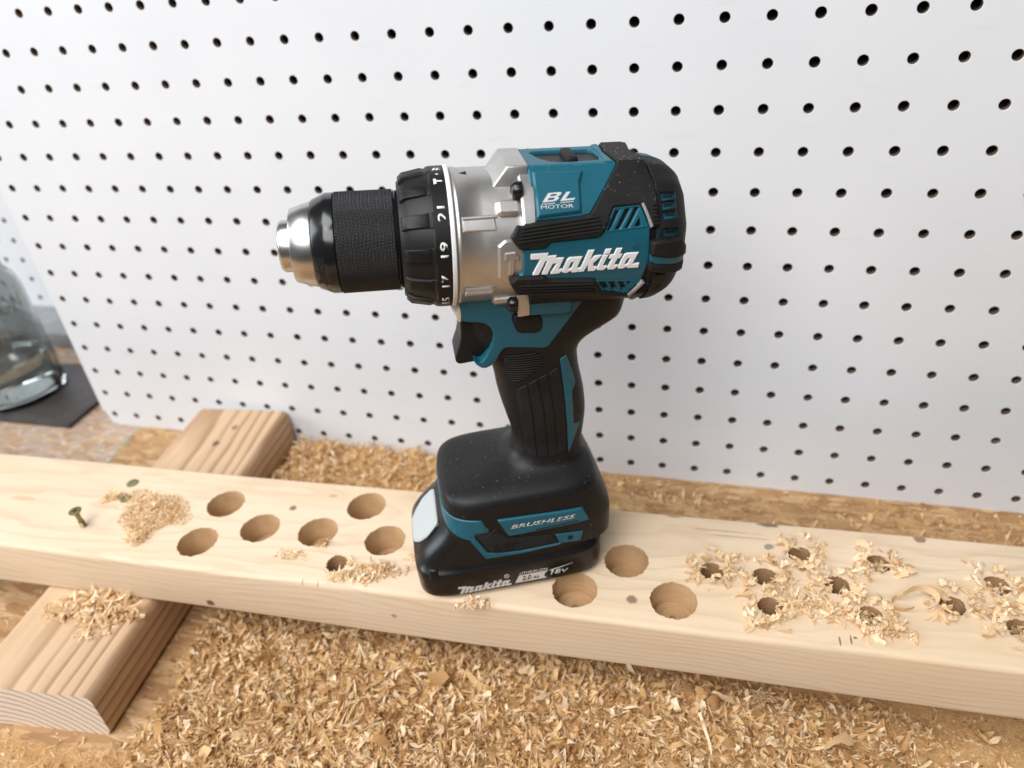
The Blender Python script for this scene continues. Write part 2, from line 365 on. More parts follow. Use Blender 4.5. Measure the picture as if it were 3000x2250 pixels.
# ------------------------------------------------------------------ pegboards
def pegboard(name, x0, z0, nx, nz, y, label, back=True, chip=False):
    P = 0.0254; R = 0.00305; D = 0.0048; N = 20
    root = bpy.data.objects.new(name, None); link(root); root.location = (x0, y, z0)
    tag(root, label, 'pegboard')
    V = []; F = []; W = []; WF = []
    # unit cell pattern
    sq = []; ci = []
    for k in range(N):
        a = 2 * pi * k / N; c, s = cos(a), sin(a); m = max(abs(c), abs(s)); sq.append((c / m * P / 2, s / m * P / 2)); ci.append((c, s))
    # square corners must be hit: angles at 45 degrees are not on a 20-gon, so snap the nearest ones
    for tx, tz in ((1, 1), (-1, 1), (-1, -1), (1, -1)):
        k = min(range(N), key=lambda q: (sq[q][0] - tx * P / 2) ** 2 + (sq[q][1] - tz * P / 2) ** 2); sq[k] = (tx * P / 2, tz * P / 2)
    for i in range(nx):
        for j in range(nz):
            cx, cz = (i + .5) * P, (j + .5) * P; b = len(V); rr = R * (1 + random.uniform(-.02, .02))
            hx, hz = cx + random.uniform(-.0001, .0001), cz + random.uniform(-.0001, .0001)
            for (a, c) in sq: V.append((cx + a, 0, cz + c))
            for (a, c) in ci: V.append((hx + a * rr * 1.07, 0, hz + c * rr * 1.07))
            for (a, c) in ci: V.append((hx + a * rr, 0.00025, hz + c * rr))
            for k in range(N):
                l = (k + 1) % N
                F.append((b + k, b + l, b + N + l, b + N + k)); F.append((b + N + k, b + N + l, b + 2 * N + l, b + 2 * N + k))
            wb = len(W)
            for (a, c) in ci: W.append((hx + a * rr, 0.00025, hz + c * rr))
            for (a, c) in ci: W.append((hx + a * rr * .97, D, hz + c * rr * .97))
            for k in range(N):
                l = (k + 1) % N; WF.append((wb + k, wb + l, wb + N + l, wb + N + k))
    me = bpy.data.meshes.new('panel'); me.from_pydata(V, [], F); me.materials.append(M['peg'])
    bm = bmesh.new(); bm.from_mesh(me); bmesh.ops.remove_doubles(bm, verts=bm.verts, dist=2e-5)
    if chip:      # worn bottom left corner
        for v in bm.verts:
            if v.co.x < 0.0128 and v.co.z < 0.0128:
                d = max(0, 1 - (v.co.x + v.co.z * .55) / 0.013); v.co.x += d * 0.006; v.co.z += d * 0.0015
    X, Zt = nx * P, nz * P
    ed = [e for e in bm.edges if e.is_boundary]
    r = bmesh.ops.extrude_edge_only(bm, edges=ed)
    for q in r['geom']:
        if isinstance(q, bmesh.types.BMVert): q.co.y = D
    bmesh.ops.recalc_face_normals(bm, faces=bm.faces)
    o = obj('panel', bm, M['peg'], root, ang=30); bpy.data.meshes.remove(me)
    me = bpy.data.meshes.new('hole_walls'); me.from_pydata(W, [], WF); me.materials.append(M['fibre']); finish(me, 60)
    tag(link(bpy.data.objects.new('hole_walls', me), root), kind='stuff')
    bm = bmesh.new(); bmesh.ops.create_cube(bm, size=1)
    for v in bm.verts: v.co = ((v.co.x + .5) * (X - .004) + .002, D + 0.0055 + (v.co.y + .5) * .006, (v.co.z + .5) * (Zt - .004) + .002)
    obj('hole_shade_sheet', bm, M['hole_shade'], root, ang=None)  # added sheet, seen only through the holes, to keep them dark
    return root
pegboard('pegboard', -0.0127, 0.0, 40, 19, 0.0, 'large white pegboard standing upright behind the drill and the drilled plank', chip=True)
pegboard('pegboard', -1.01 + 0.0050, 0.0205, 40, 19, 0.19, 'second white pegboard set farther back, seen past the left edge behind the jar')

# ------------------------------------------------------------------ planks
def profile(wd, ht, r, seg=4):
    pts = []
    for (cx, cz, a0) in ((wd / 2 - r, ht / 2 - r, 0), (-wd / 2 + r, ht / 2 - r, 90), (-wd / 2 + r, -ht / 2 + r, 180), (wd / 2 - r, -ht / 2 + r, 270)):
        for s in range(seg + 1): a = radians(a0 + 90 * s / seg); pts.append((cx + r * cos(a), cz + r * sin(a)))
    return pts
BIG = [(0.2487, -.1614), (.2505, -.1976), (.2857, -.1789), (.3264, -.1759), (.3484, -.1476), (.3734, -.1756), (.5244, -.1669), (.4981, -.1938), (.5536, -.1919), (0.4180, -0.1480)]
SMALL = [(.351, -.1993), (.5735, -.1668), (.6025, -.1659), (.6228, -.1455), (.6647, -.1451), (.641, -.1653), (.6049, -.1869), (.6554, -.184), (.6975, -.1694), (.723, -.151), (.7269, -.1798)]
def drilled_plank():
    L0, L1 = -0.62, 0.75; wd, ht, r = 0.0895, 0.038, 0.0032
    bm = bmesh.new(); pr = profile(wd, ht, r, 5); n = len(pr)
    xs = [L0 + (L1 - L0) * i / 60 for i in range(61)]
    rings = [[bm.verts.new((x, p[0] + 0.0004 * sin(x * 21 + p[1] * 90), p[1] + 0.0003 * sin(x * 13 + p[0] * 50) * (p[1] < 0))) for p in pr] for x in xs]
    # top edge loops: profile points 5 (right/back end of top) and 6.. -> the flat top lies between index 5 and 6
    for a, b in zip(rings, rings[1:]):
        for i in range(n):
            j = (i + 1) % n
            if i == 5: continue
            bm.faces.new((a[i], b[i], b[j], a[j]))
    bm.faces.new(rings[0]); bm.faces.new(rings[-1][::-1])
    edges = []
    for k in (5, 6):
        for a, b in zip(rings, rings[1:]): edges.append(bm.edges.get((a[k], b[k])))
    for rg in (rings[0], rings[-1]): edges.append(bm.edges.get((rg[5], rg[6])))
    z = ht / 2; holes = []
    blist = []
    for (x, y), R, dp in [(p, 0.0127, d_) for p, d_ in zip(BIG, (.022, .022, .0175, .0165, .021, .0185, .0155, .0145, .0145, .02))] + [(p, 0.0063, 0.035) for p in SMALL]:
        cx, cy = plank_local(x, y); N = 48; rag = R > .01; bores = bmesh.new(); blist.append(bores)
        jit = [random.gauss(0, .00022 if rag else .00032) for _ in range(N)]
        top = [bm.verts.new((cx + (R + .0003 + jit[k]) * cos(2*pi*k/N), cy + (R + .0003 + jit[k]) * sin(2*pi*k/N), z)) for k in range(N)]
        for k in range(N): edges.append(bm.edges.new((top[k], top[(k + 1) % N])))
        # bore: rim, wall, floor with spur ring and centre dimple
        prof = [(R + .0003, z, 1), (R, z - .0006, .6), (R, z - dp, 0), (R - .0009, z - dp - .0012, 0), (R - .0016, z - dp, 0), (R * .60, z - dp + .0004, 0), (R * .57, z - dp - .0003, 0), (R * .14, z - dp - .0002, 0), (R * .04, z - dp - .004, 0)]
        prev = None
        for (rr, zz, js) in prof:
            cur = [bores.verts.new((cx + (rr + jit[k] * js) * cos(2*pi*k/N), cy + (rr + jit[k] * js) * sin(2*pi*k/N), zz)) for k in range(N)]
            if prev:
                for k in range(N): bores.faces.new((prev[k], prev[(k + 1) % N], cur[(k + 1) % N], cur[k]))
            prev = cur
        bores.faces.new(prev)
    bmesh.ops.triangle_fill(bm, use_beauty=True, edges=edges)
    bmesh.ops.recalc_face_normals(bm, faces=bm.faces)
    for f in bm.faces:
        if all(abs(v.co.z - z) < 1e-6 for v in f.verts) and f.normal.z < 0: f.normal_flip()
    root = bpy.data.objects.new('drilled_plank', None); link(root)
    root.location = (0.40, -0.1708, 0.057); root.rotation_euler = (0, 0, YAW)
    tag(root, 'pale pine plank with rows of drilled holes, lying across the block under the drill', 'plank')
    obj('plank_body', bm, M['pine'], root, ang=40, recalc=False)
    for bores in blist:
        bmesh.ops.recalc_face_normals(bores, faces=bores.faces)
        obj('bored_hole', bores, M['pineshade'] if bores in blist[:len(BIG)] else M['pineshade_deep'], root, ang=40, recalc=False)
drilled_plank()
bm = bmesh.new(); pr = profile(0.0875, 0.038, 0.0055, 5)
ys = [-0.1445 + 0.289 * i / 12 for i in range(13)]
loft(bm, [[(p[0], y, p[1]) for p in pr] for y in ys])
blk = obj('support_block', bm, M['fir'], ang=40); blk.location = (0.1692, -0.1515, 0.019); blk.rotation_euler = (0, 0, radians(5.2))
tag(blk, 'short reddish timber block with striped grain lying crosswise under the left end of the plank', 'timber block')

# ------------------------------------------------------------------ slab, jar, grey board
bm = bmesh.new(); bmesh.ops.create_cube(bm, size=1)
for v in bm.verts: v.co = (-0.37 + (v.co.x + .5) * 0.323, -0.0165 + (v.co.y + .5) * 0.105 + (v.co.x + .5) * 0.002, 0.0003 + (v.co.z + .5) * 0.0052)
tag(obj('slate_tray', bm, M['slate'], bevel=0.0007, ang=30), 'thin black slate slab lying flat under the glass jar', 'tray')
bm = bmesh.new(); bmesh.ops.create_cube(bm, size=1)
for v in bm.verts: v.co = (-0.95 + (v.co.x + .5) * 0.90, 0.128 + (v.co.y + .5) * 0.085, 0.0002 + (v.co.z + .5) * 0.0198)
tag(obj('grey_board', bm, M['greyboard'], bevel=0.0012, ang=30), 'low grey painted board lying under the farther pegboard', 'board')
def lathe(prof, n=64, cap=False):
    bm = bmesh.new(); loft(bm, [[(r * cos(2*pi*i/n), r * sin(2*pi*i/n), z) for i in range(n)] for r, z in prof], cap, cap); return bm
jar = link(bpy.data.objects.new('glass_jar', None)); jar.location = (-0.146, 0.032, 0.0056)
tag(jar, 'clear glass jar partly filled with water, standing on the black slab', 'jar')
out = [(.001, .0022), (.034, .0015), (.038, .0002), (.0415, .001), (.0432, .005), (.0432, .113), (.0428, .119), (.0405, .127), (.0365, .133), (.0340, .138), (.0335, .160)]
inn = [(.0308, .160), (.0312, .138), (.0338, .131), (.0378, .125), (.0398, .118), (.0402, .112), (.0402, .012), (.038, .0075), (.030, .0065), (.001, .008)]
obj('jar_body', lathe(out + inn, 72, True), M['glass'], jar, ang=50)
wat = [(.001, .0086), (.0298, .0072), (.0374, .0082), (.0396, .0122), (.0396, .0470), (.0400, .0478), (.0388, .0472), (.001, .0470)]
obj('water', lathe(wat, 72, True), M['water'], jar, ang=50)
bm = textbm('MASON', shear=0.15)
def jmap(x, y, z):
    a = radians(-62 + 78 * x); zz = 0.100 + y * .016; r = .0432 + .0007 * z
    return (r * cos(a), r * sin(a), zz)
obj('raised_lettering', mapbm(bm, jmap), M['glass'], jar, ang=None)


# ------------------------------------------------------------------ cordless drill (millimetres, x = towards the chuck, y = towards the camera, z = up)
drill = link(bpy.data.objects.new('cordless_drill', None))
drill.location = (0.4464, -0.167, 0.0763); drill.rotation_euler = (0, 0, radians(203.5))
tag(drill, 'teal and black cordless drill standing upright on its battery on the drilled plank', 'drill')
TH = radians(4.67); CT, ST = cos(TH), sin(TH); R0 = 33.0; HU = 202.4
def H(a, o, u): return (a * CT - u * ST, o, HU + a * ST + u * CT)
def sup(ph, wd, t, b, n):
    c = abs(cos(ph)); s = sin(ph); h = t if s >= 0 else b
    return ((c / wd) ** n + (abs(s) / h) ** n) ** (-1 / n)
HULL = [(22, 27.5), (14.5, 35.3), (-14.5, 35.3), (-22, 27.5)]
def hullr(ph):
    ux, uy = cos(ph), sin(ph); best = 0
    for (ax, ay), (bx, by) in zip(HULL, HULL[1:]):
        ex, ey = bx - ax, by - ay; det = -ux * ey + uy * ex
        if abs(det) < 1e-9: continue
        r = (-ax * ey + ay * ex) / det; t = (ux * ay - uy * ax) / det
        if -1e-6 <= t <= 1 + 1e-6 and r > best: best = r
    return best
CAPP = [(26, -24), (32.2, -12), (33.6, 0), (32.8, 11), (21, 28.2), (12, 33), (-12, 33), (-21, 28.2), (-32.8, 11), (-33.6, 0), (-32.2, -12), (-26, -24), (-14, -33), (14, -33), (26, -24)]
def polyr(ph, P):
    ux, uy = cos(ph), sin(ph)
    for (ax, ay), (bx, by) in zip(P, P[1:]):
        ex, ey = bx - ax, by - ay; det = -ux * ey + uy * ex
        if abs(det) < 1e-9: continue
        r = (-ax * ey + ay * ex) / det; t = (ux * ay - uy * ax) / det
        if r > 0 and -1e-6 <= t <= 1 + 1e-6: return r
    return 33
def rho_motor(a, ph):
    g = 1.0
    if a < -84: g = (1 - min((-a - 84) / 21.0, .9999) ** 2.6) ** (1 / 2.6)
    r = sup(ph, 33.5, 33, 35, 2.35)
    if a < -84: r = r + (polyr(ph, CAPP) - r) * min(1, (-a - 84) / 1.2)
    if a > -80.5: r = max(r, hullr(ph))
    elif a > -88: k = (a + 88) / 7.5; r = max(r, r + (hullr(ph) - r) * k * k)
    return r * max(g, .02)
def rho_gear(a, ph): return 31.0
def radial(rho):
    def f(x, y, lv):
        ph = y / R0; r = rho(x, ph) + lv; return H(x, r * cos(ph), r * sin(ph))
    return f
MOT = radial(rho_motor); GEAR = radial(rho_gear)
def D2(pts): return [(a, radians(p) * R0) for a, p in pts]
def mm(name, bm, mat, parent, ang=35, bevel=0, seg=2): return obj(name, bm, mat, parent, ang=ang, scale=0.001, bevel=bevel, seg=seg)
def hpatch(name, pts, mat, parent, l0, l1, ch=0.5, f=MOT, holes=(), rnd=0, step=(3, 2.5), mirror=False):
    P = D2(pts); P = rounded(P, rnd) if rnd else P
    HL = [rounded(D2(h), rnd * .8, 2) if rnd else D2(h) for h in holes]
    o = mm(name, mapbm(plate(P, HL, l0, l1, ch, step), f), mat, parent)
    if mirror:
        P2 = [(x, pi * R0 - y) for x, y in P]; H2 = [[(x, pi * R0 - y) for x, y in h] for h in HL]
        mm(name, mapbm(plate(P2, H2, l0, l1, ch, step), f), mat, parent)
    return o
def lath(prof, n=96, cap0=False, cap1=False):
    bm = bmesh.new(); loft(bm, [[H(a, r * cos(2*pi*i/n), r * sin(2*pi*i/n)) for i in range(n)] for a, r in prof], cap0, cap1); return bm

# --- gear housing
gear = mm('gear_housing', lath([(6, 26), (5.2, 29.8), (4.6, 30.8), (3.4, 31.6), (2.4, 31.6), (1.8, 31.0), (-8, 31), (-20, 31), (-31, 31)], 128), M['silver'], drill, ang=50)
def frame_strip(pts, wdt, l0, l1, name, mat, f=GEAR, closed=False):
    """thin raised bead following a polyline in (a, phi)"""
    P = D2(pts); out = []; n = len(P)
    L = []; Rr = []
    for i in range(n):
        p0 = P[max(i - 1, 0)]; p1 = P[min(i + 1, n - 1)]; dx, dy = p1[0] - p0[0], p1[1] - p0[1]; l = hypot(dx, dy)
        nx, ny = -dy / l * wdt / 2, dx / l * wdt / 2; k = 1.25 if 0 < i < n - 1 else 1
        L.append((P[i][0] + nx * k, P[i][1] + ny * k)); Rr.append((P[i][0] - nx * k, P[i][1] - ny * k))
    return mm(name, mapbm(plate(L + Rr[::-1], [], l0, l1, min(.35, wdt * .4), (3, 3)), f), mat, gear)
hpatch('raised_panel', [(1.6, 33.3), (-12.6, 33.8), (-13.0, 23.6), (1.6, 23.8)], M['silver'], gear, -.5, .75, .6, GEAR)
frame_strip([(1.6, 34.6), (-13.6, 35.0)], 1.3, -.4, .8, 'raised_bead', M['silver'])
hpatch('emblem_plate', [(-13.0, 11.3), (-15.9, 15.7), (-22, 16.0), (-24.5, 8), (-25, 0), (-24.5, -12.3), (-21.6, -17.5), (-18.6, -21.6), (-15.1, -21.0), (-13.0, -16.5)], M['silver'], gear, -.5, 1.5, .9, GEAR)
hpatch('hammer_emblem', [(-15.7, 6.2), (-20.5, 6.7), (-22.4, 2.9), (-22.4, -0.3), (-20.3, 0.0), (-20.0, -13.0), (-17.4, -12.6), (-17.7, -0.2), (-15.7, 0.1)], M['silver'], gear, 1.4, 2.3, .4, GEAR)
hpatch('screw_boss', [(-13.1, 47.4), (-24, 47.1), (-24, 33.9), (-13.6, 34.2)], M['silver'], gear, -.5, 3.0, 1.6, GEAR, rnd=2)
hpatch('raised_panel', [(1.6, -26.8), (-11.1, -26.8), (-12.6, -29), (-12.6, -37), (-11.1, -38.5), (1.6, -38.5)], M['silver'], gear, -.5, .9, .6, GEAR)
frame_strip([(1.6, -33.0), (-11.0, -32.8)], 1.6, .6, 1.7, 'raised_bead', M['silver'])
hpatch('screw_boss', [(-11.3, -48.8), (-24, -47.0), (-24, -63.1), (-12.1, -63.3)], M['silver'], gear, -.5, 2.6, 1.4, GEAR, rnd=2)
hpatch('flange', [(-24.0, 25.5), (-24.2, 69), (-24.6, 76.0), (-29.6, 76.0), (-30.9, 64), (-30.9, 53), (-30.0, 25)], M['silver'], gear, -1, 4.5, .9, GEAR, mirror=True)

bm = bmesh.new()      # slanted hump on top
T = [H(*p) for p in ((-19.6, 14.6, 36.0), (-19.6, 0, 36.3), (-19.6, -14.6, 36.0), (-29.0, 14.6, 36.0), (-29.0, 0, 36.3), (-29.0, -14.6, 36.0), (-13.0, 15.0, 26.6), (-11.0, 0, 30.6), (-13.0, -15.0, 26.6), (-29.0, 15.4, 26.6), (-29.0, 0, 30.0), (-29.0, -15.4, 26.6))]
v = [bm.verts.new(p) for p in T]
for f in ((0, 1, 4, 3), (1, 2, 5, 4), (0, 6, 7, 1), (1, 7, 8, 2), (0, 3, 9, 6), (2, 8, 11, 5), (3, 4, 10, 9), (4, 5, 11, 10), (6, 9, 10, 7), (7, 10, 11, 8)): bm.faces.new([v[i] for i in f])
mm('top_hump', bm, M['silver'], gear, bevel=.8, seg=3)
def screw_head(o, u, r, a0, a1, name='housing_screw'):
    bm = bmesh.new(); n = 32
    pr = [(a0, r), (a1 - 1.6, r), (a1 - .5, r * .86), (a1, r * .6)]
    vs = loft(bm, [[H(a, o + rr * cos(2*pi*i/n), u + rr * sin(2*pi*i/n)) for i in range(n)] for a, rr in pr], True, False)
    inner = [bm.verts.new(H(a1, o + r * .42 * (1 + .16 * cos(6 * 2*pi*i/n)) * cos(2*pi*i/n), u + r * .42 * (1 + .16 * cos(6 * 2*pi*i/n)) * sin(2*pi*i/n))) for i in range(n)]
    deep = [bm.verts.new(H(a1 - 1.6, o + r * .38 * cos(2*pi*i/n), u + r * .38 * sin(2*pi*i/n))) for i in range(n)]
    for i in range(n):
        j = (i + 1) % n; bm.faces.new((vs[-1][i], vs[-1][j], inner[j], inner[i])); bm.faces.new((inner[i], inner[j], deep[j], deep[i]))
    bm.faces.new(deep)
    return mm(name, bm, M['gloss'], gear, ang=40)
for sgn in (1, -1):
    screw_head(20.8 * sgn, 27.2, 4.0, -25, -20.3); screw_head(20.6 * sgn, -27.0, 4.0, -23, -18.4)
hpatch('index_arrow', [(0.6, 83), (-2.9, 86.5), (-2.9, 79.5)], M['ink_shade'], gear, 0.0, 0.06, 0, GEAR)

# --- torque collar
ringp = mm('torque_collar', lath([(7.0, 28), (7.0, 32.3), (13.6, 32.2), (14.6, 31.2), (24.2, 28.9), (27.6, 26.6), (28.4, 25.7), (28.4, 25.0), (24, 24.9), (24, 20)], 128), M['black'], drill, ang=30)
mm('white_ring', lath([(4.7, 29), (4.9, 32.2), (5.3, 32.6), (6.7, 32.6), (7.1, 32.2), (7.1, 30)], 128), M['white'], ringp, ang=40)
def rho_ring(a, ph): return 31.2 + (28.9 - 31.2) * (a - 14.6) / 9.6 if a > 14.6 else 32.2
RING = radial(rho_ring)
for k in range(13):
    pc = 34.4 - 27.69 * k; hw = 6.5
    bm = bmesh.new(); sec_ = []
    for a, lv, ww in ((13.9, .1, 1.0), (15.3, .2, 1.0), (17.2, 1.1, .92), (25.6, 1.5, .92), (27.4, .2, .95), (27.6, -1, .95)):
        l = max(lv, 0); sec_.append([RING(a, radians(pc + hw * q) * R0, z) for q, z in ((-1.05 * ww, -1.5), (-1.0 * ww, lv * .25), (-.86 * ww, lv), (.86 * ww, lv), (1.0 * ww, lv * .25), (1.05 * ww, -1.5))])
    loft(bm, sec_, True, True); mm('grip_pad', bm, M['black'], ringp, ang=25, bevel=.25, seg=1)
def ringtext(s, pc, dphi, a0, a1):
    bm = textbm(s, off=0.012)
    def f(x, y, z): return H(a0 + (a1 - a0) * y, (32.2 + .07 * z) * cos(radians(pc + (x - .5) * dphi)), (32.2 + .07 * z) * sin(radians(pc + (x - .5) * dphi)))
    mm('number', mapbm(bm, f), M['numwhite'], ringp, ang=None)
for s, pc in (('21', 38.9), ('19', 11.3), ('17', -15.6), ('15', -41.5), ('13', -68.5), ('11', -95.5), ('9', -122.5), ('7', -149.5), ('5', -176.5), ('3', 156.5), ('1', 129.5)):
    ringtext(s, pc, 12.0 if len(s) > 1 else 6, 8.2, 12.0)
RG = radial(lambda a, ph: 32.2)
hpatch('mode_symbol', [(12.2, 65.5), (12.2, 72.0), (11.0, 72.0), (11.0, 70.0), (8.3, 69.9), (8.3, 68.5), (11.0, 68.4), (11.0, 66.3)], M['numwhite'], ringp, 0, .07, 0, RG)
hpatch('mode_symbol', [(10.9, 78), (10.9, 79.3), (9.7, 79.3), (9.7, 78)], M['numwhite'], ringp, 0, .07, 0, RG)
for q in range(3): hpatch('mode_symbol', [(12.2 - q * 1.5, 86), (11.3 - q * 1.5, 86), (10.3 - q * 1.5, 91), (11.2 - q * 1.5, 91)], M['numwhite'], ringp, 0, .07, 0, RG)

# --- chuck
chuck = mm('chuck', lath([(24, 21.0), (28.9, 22.3), (30.0, 22.5), (30.4, 22.0), (56.4, 22.0), (57.0, 22.8), (60.4, 22.7), (61.4, 22.3), (66.3, 20.2), (66.9, 19.6), (67.0, 19.0)], 128), M['gloss'], drill, ang=40)
bm = bmesh.new(); NA, NP, TEETH = 130, 640, 104
rgs = []
for i in range(NA + 1):
    a = 30.5 + 26.0 * i / NA; row = []
    for j in range(NP):
        p = j / NP; k1 = (p * TEETH + i / NA * 19) % 1; k2 = (p * TEETH - i / NA * 19) % 1
        d = min(abs(k1 - .5) * 2, abs(k2 - .5) * 2); r = 22.6 + .42 * min(d * 1.5, 1) - (.4 if i in (0, NA) else 0)
        ph = 2 * pi * p; row.append(H(a, r * cos(ph), r * sin(ph)))
    rgs.append(row)
loft(bm, rgs, False, False)
mm('knurled_sleeve', bm, M['knurl'], chuck, ang=20)
def engr(x, y, lv):
    a = 62.0 + y * 1.35; r = 22.3 - (a - 61.4) * .4286 + lv; ph = radians(-36) + x / 21.0
    return H(a, r * cos(ph), r * sin(ph))
mm('chuck_cone', lath([(66.8, 18.6), (67.1, 19.3), (67.4, 19.4), (76.2, 16.8), (76.8, 16.3), (76.9, 15.6), (76.7, 12)], 128), M['steel'], chuck, ang=40)
mm('chuck_nose', lath([(76.5, 11.9), (81.0, 11.7), (82.2, 11.0), (82.5, 10.2), (82.3, 7.0), (75, 6.6)], 128, False, True), M['steel'], chuck, ang=40)
for q in range(3):
    bm = bmesh.new(); b0 = radians(30 + 120 * q); rg = []
    for a, r0_, r1_, hw in ((80.8, 2.2, 6.4, 1.5), (72, 1.2, 6.4, 1.5)):
        rg.append([H(a, r * cos(b0) - s * sin(b0), r * sin(b0) + s * cos(b0)) for r, s in ((r0_, -hw), (r1_, -hw), (r1_, hw), (r0_, hw), (r0_ - .8, 0))])
    loft(bm, rg); mm('chuck_jaw', bm, M['steel'], chuck, ang=30)

# --- motor housing
def ringpts(a, off, n=96): return [MOT(a, 2 * pi * i / n * R0, off) for i in range(n)]
bm = bmesh.new()
st = [-29, -34, -40, -48, -56, -64, -72, -78, -80.4, -82, -84, -86, -88, -91, -94, -97, -99.5, -101.5, -103, -104, -104.6]
loft(bm, [ringpts(a, -1.3) for a in st])
motor = mm('motor_housing', bm, M['black'], drill, ang=40)
PAN = [(-22.4, 8.6), (-23.9, 4.5), (-23.6, -10.0), (-20.8, -13.5), (-32.6, -13.5), (-35.5, -16.6), (-56.4, -19.0), (-61.6, -32.4), (-73.4, -35.6), (-79.0, -22.5), (-80.0, -14.9), (-81.0, -8.6), (-81.0, 1.4), (-80.6, 18.8), (-76.4, 35.4), (-64.6, 34.6), (-60.2, 18.6), (-59.2, 16.8), (-57.0, 14.5), (-36.1, 12.9), (-33.4, 8.9)]
VE = [[(-64.8, 32.5), (-66.8, 32.5), (-62.2, 18.9), (-60.9, 18.9)], [(-69.7, 33.3), (-71.7, 33.3), (-66.7, 19.5), (-64.9, 19.2)], [(-74.0, 34.1), (-75.7, 34.0), (-70.6, 20.0), (-69.3, 19.7)], [(-75.8, 26.3), (-76.6, 20.9), (-73.7, 20.6)],
      [(-57.9, -21.6), (-61.4, -22.0), (-64.6, -31.5), (-62.6, -31.7)], [(-63.7, -22.3), (-65.7, -22.6), (-68.5, -32.1), (-66.4, -32.5)], [(-68.1, -22.6), (-69.9, -22.9), (-73.0, -32.5), (-71.0, -32.9)], [(-72.3, -23.5), (-74.4, -23.5), (-73.7, -27.4)]]
PAN[0] = (-22.8, 8.6)
panel = hpatch('side_panel', PAN, M['teal'], drill, -2.2, .55, .6, holes=VE, rnd=.5, step=(2.6, 2.2), mirror=True)
# shallow frames round the two vent groups
def fr(pts, wd_=.55, l1=1.0):
    P = pts + [pts[0]]
    Q = D2(P)
    for i in range(len(Q) - 1):
        (x0, y0), (x1, y1) = Q[i], Q[i + 1]; l = hypot(x1 - x0, y1 - y0); nx, ny = -(y1 - y0) / l * wd_ / 2, (x1 - x0) / l * wd_ / 2
        yield [(x0 + nx, y0 + ny), (x1 + nx, y1 + ny), (x1 - nx, y1 - ny), (x0 - nx, y0 - ny)]
def join(bm_to, bm_from):
    me = bpy.data.meshes.new('x'); bm_from.to_mesh(me); bm_from.free(); bm_to.from_mesh(me); bpy.data.meshes.remove(me)
for grp in ([(-64.4, 33.8), (-75.9, 34.9), (-79.3, 20.3), (-60.2, 18.0)], [(-56.8, -20.6), (-62.0, -32.9), (-73.2, -34.4), (-77.8, -23.0)]):
    bmj = bmesh.new()
    for q in fr(grp): join(bmj, mapbm(plate(q, [], .3, .95, .2, (3, 3)), MOT))
    mm('vent_frame', bmj, M['teal'], panel)
# rubber overmould: upper rail and shoulder band, lower rail
band = hpatch('rubber_overmould', [(-49.2, 29.4), (-53.8, 31.0), (-62.7, 52.5), (-68.6, 66.5), (-67.0, 90), (-68.6, 113.5), (-62.7, 127.5), (-53.8, 149.0), (-49.2, 150.6), (-51.0, 158), (-60, 160), (-64.0, 145.5), (-76.5, 144.4), (-80.8, 161), (-84.4, 161), (-84.2, 145), (-83.8, 128), (-82.0, 116), (-81.1, 107), (-79.6, 98), (-79.6, 82), (-81.1, 73), (-82.0, 64), (-83.8, 52.3), (-84.3, 34.7), (-84.4, 19), (-80.8, 19), (-76.5, 35.6), (-64.0, 34.5), (-60, 20), (-51, 22)], M['rubber'], drill, -2, 1.3, .7, rnd=.6, step=(3, 2.2))
UR = [(-53.8, 31.0), (-51.1, 29.4), (-28.7, 27.5), (-23.0, 25.5), (-21.3, 26.5), (-18.4, 17.8), (-20.3, 12.4), (-22.2, 9.0), (-33.1, 9.1), (-35.8, 13.2), (-56.7, 14.8), (-59.1, 17.6), (-62.4, 28)]
rail = hpatch('side_rail', UR, M['rubber'], drill, -2.5, 2.3, 1.0, rnd=.5, step=(3, 2), mirror=True)
LR = [(-17.5, -16.1), (-20.7, -12.0), (-32.6, -12.6), (-35.2, -15.5), (-56.4, -18.0), (-61.4, -31.4), (-73.2, -34.6), (-78.8, -23.4), (-80.2, -26), (-74.0, -38.1), (-61.7, -36.6), (-59.0, -33), (-21.0, -27.5), (-18.7, -20.2)]
rail2 = hpatch('side_rail', LR, M['rubber'], drill, -2.5, 2.1, .9, rnd=.5, step=(3, 2), mirror=True)
def ribs(parent, lines, wdt, l0, l1, f=MOT):
    b = bmesh.new()
    for (x0, y0, x1, y1) in lines:
        (x0, y0), (x1, y1) = D2([(x0, y0), (x1, y1)]); l = hypot(x1 - x0, y1 - y0); nx, ny = -(y1 - y0) / l * wdt / 2, (x1 - x0) / l * wdt / 2
        join(b, mapbm(plate([(x0 + nx, y0 + ny), (x1 + nx, y1 + ny), (x1 - nx, y1 - ny), (x0 - nx, y0 - ny)], [], l0, l1, .28, (3, 0)), f))
    return mm('grip_ribs', b, M['rubber'], parent, ang=25)
ribs(rail, [(-23.6 + k * .55, 23.6 - 2.35 * k, -57.0 - (2 - abs(k - 2)) * .5, 28.3 - 2.35 * k + (k > 4) * .6) for k in range(5)], .75, 2.1, 2.95)
ribs(rail2, [(-21.6, -18.6 - 2.35 * k, -55.6 - k * .7, -21.0 - 2.6 * k) for k in range(4)], .75, 1.9, 2.75)
hpatch('edge_trim', [(-76.7, 36.0), (-77.9, 37.0), (-81.9, 20.2), (-80.7, 18.9)], M['greyboard'], band, 0, 1.5, .3)
hpatch('edge_trim', [(-73.5, -35.2), (-78.9, -22.6), (-80.3, -24.1), (-74.6, -38.3)], M['greyboard'], rail2, 0, 2.3, .3)
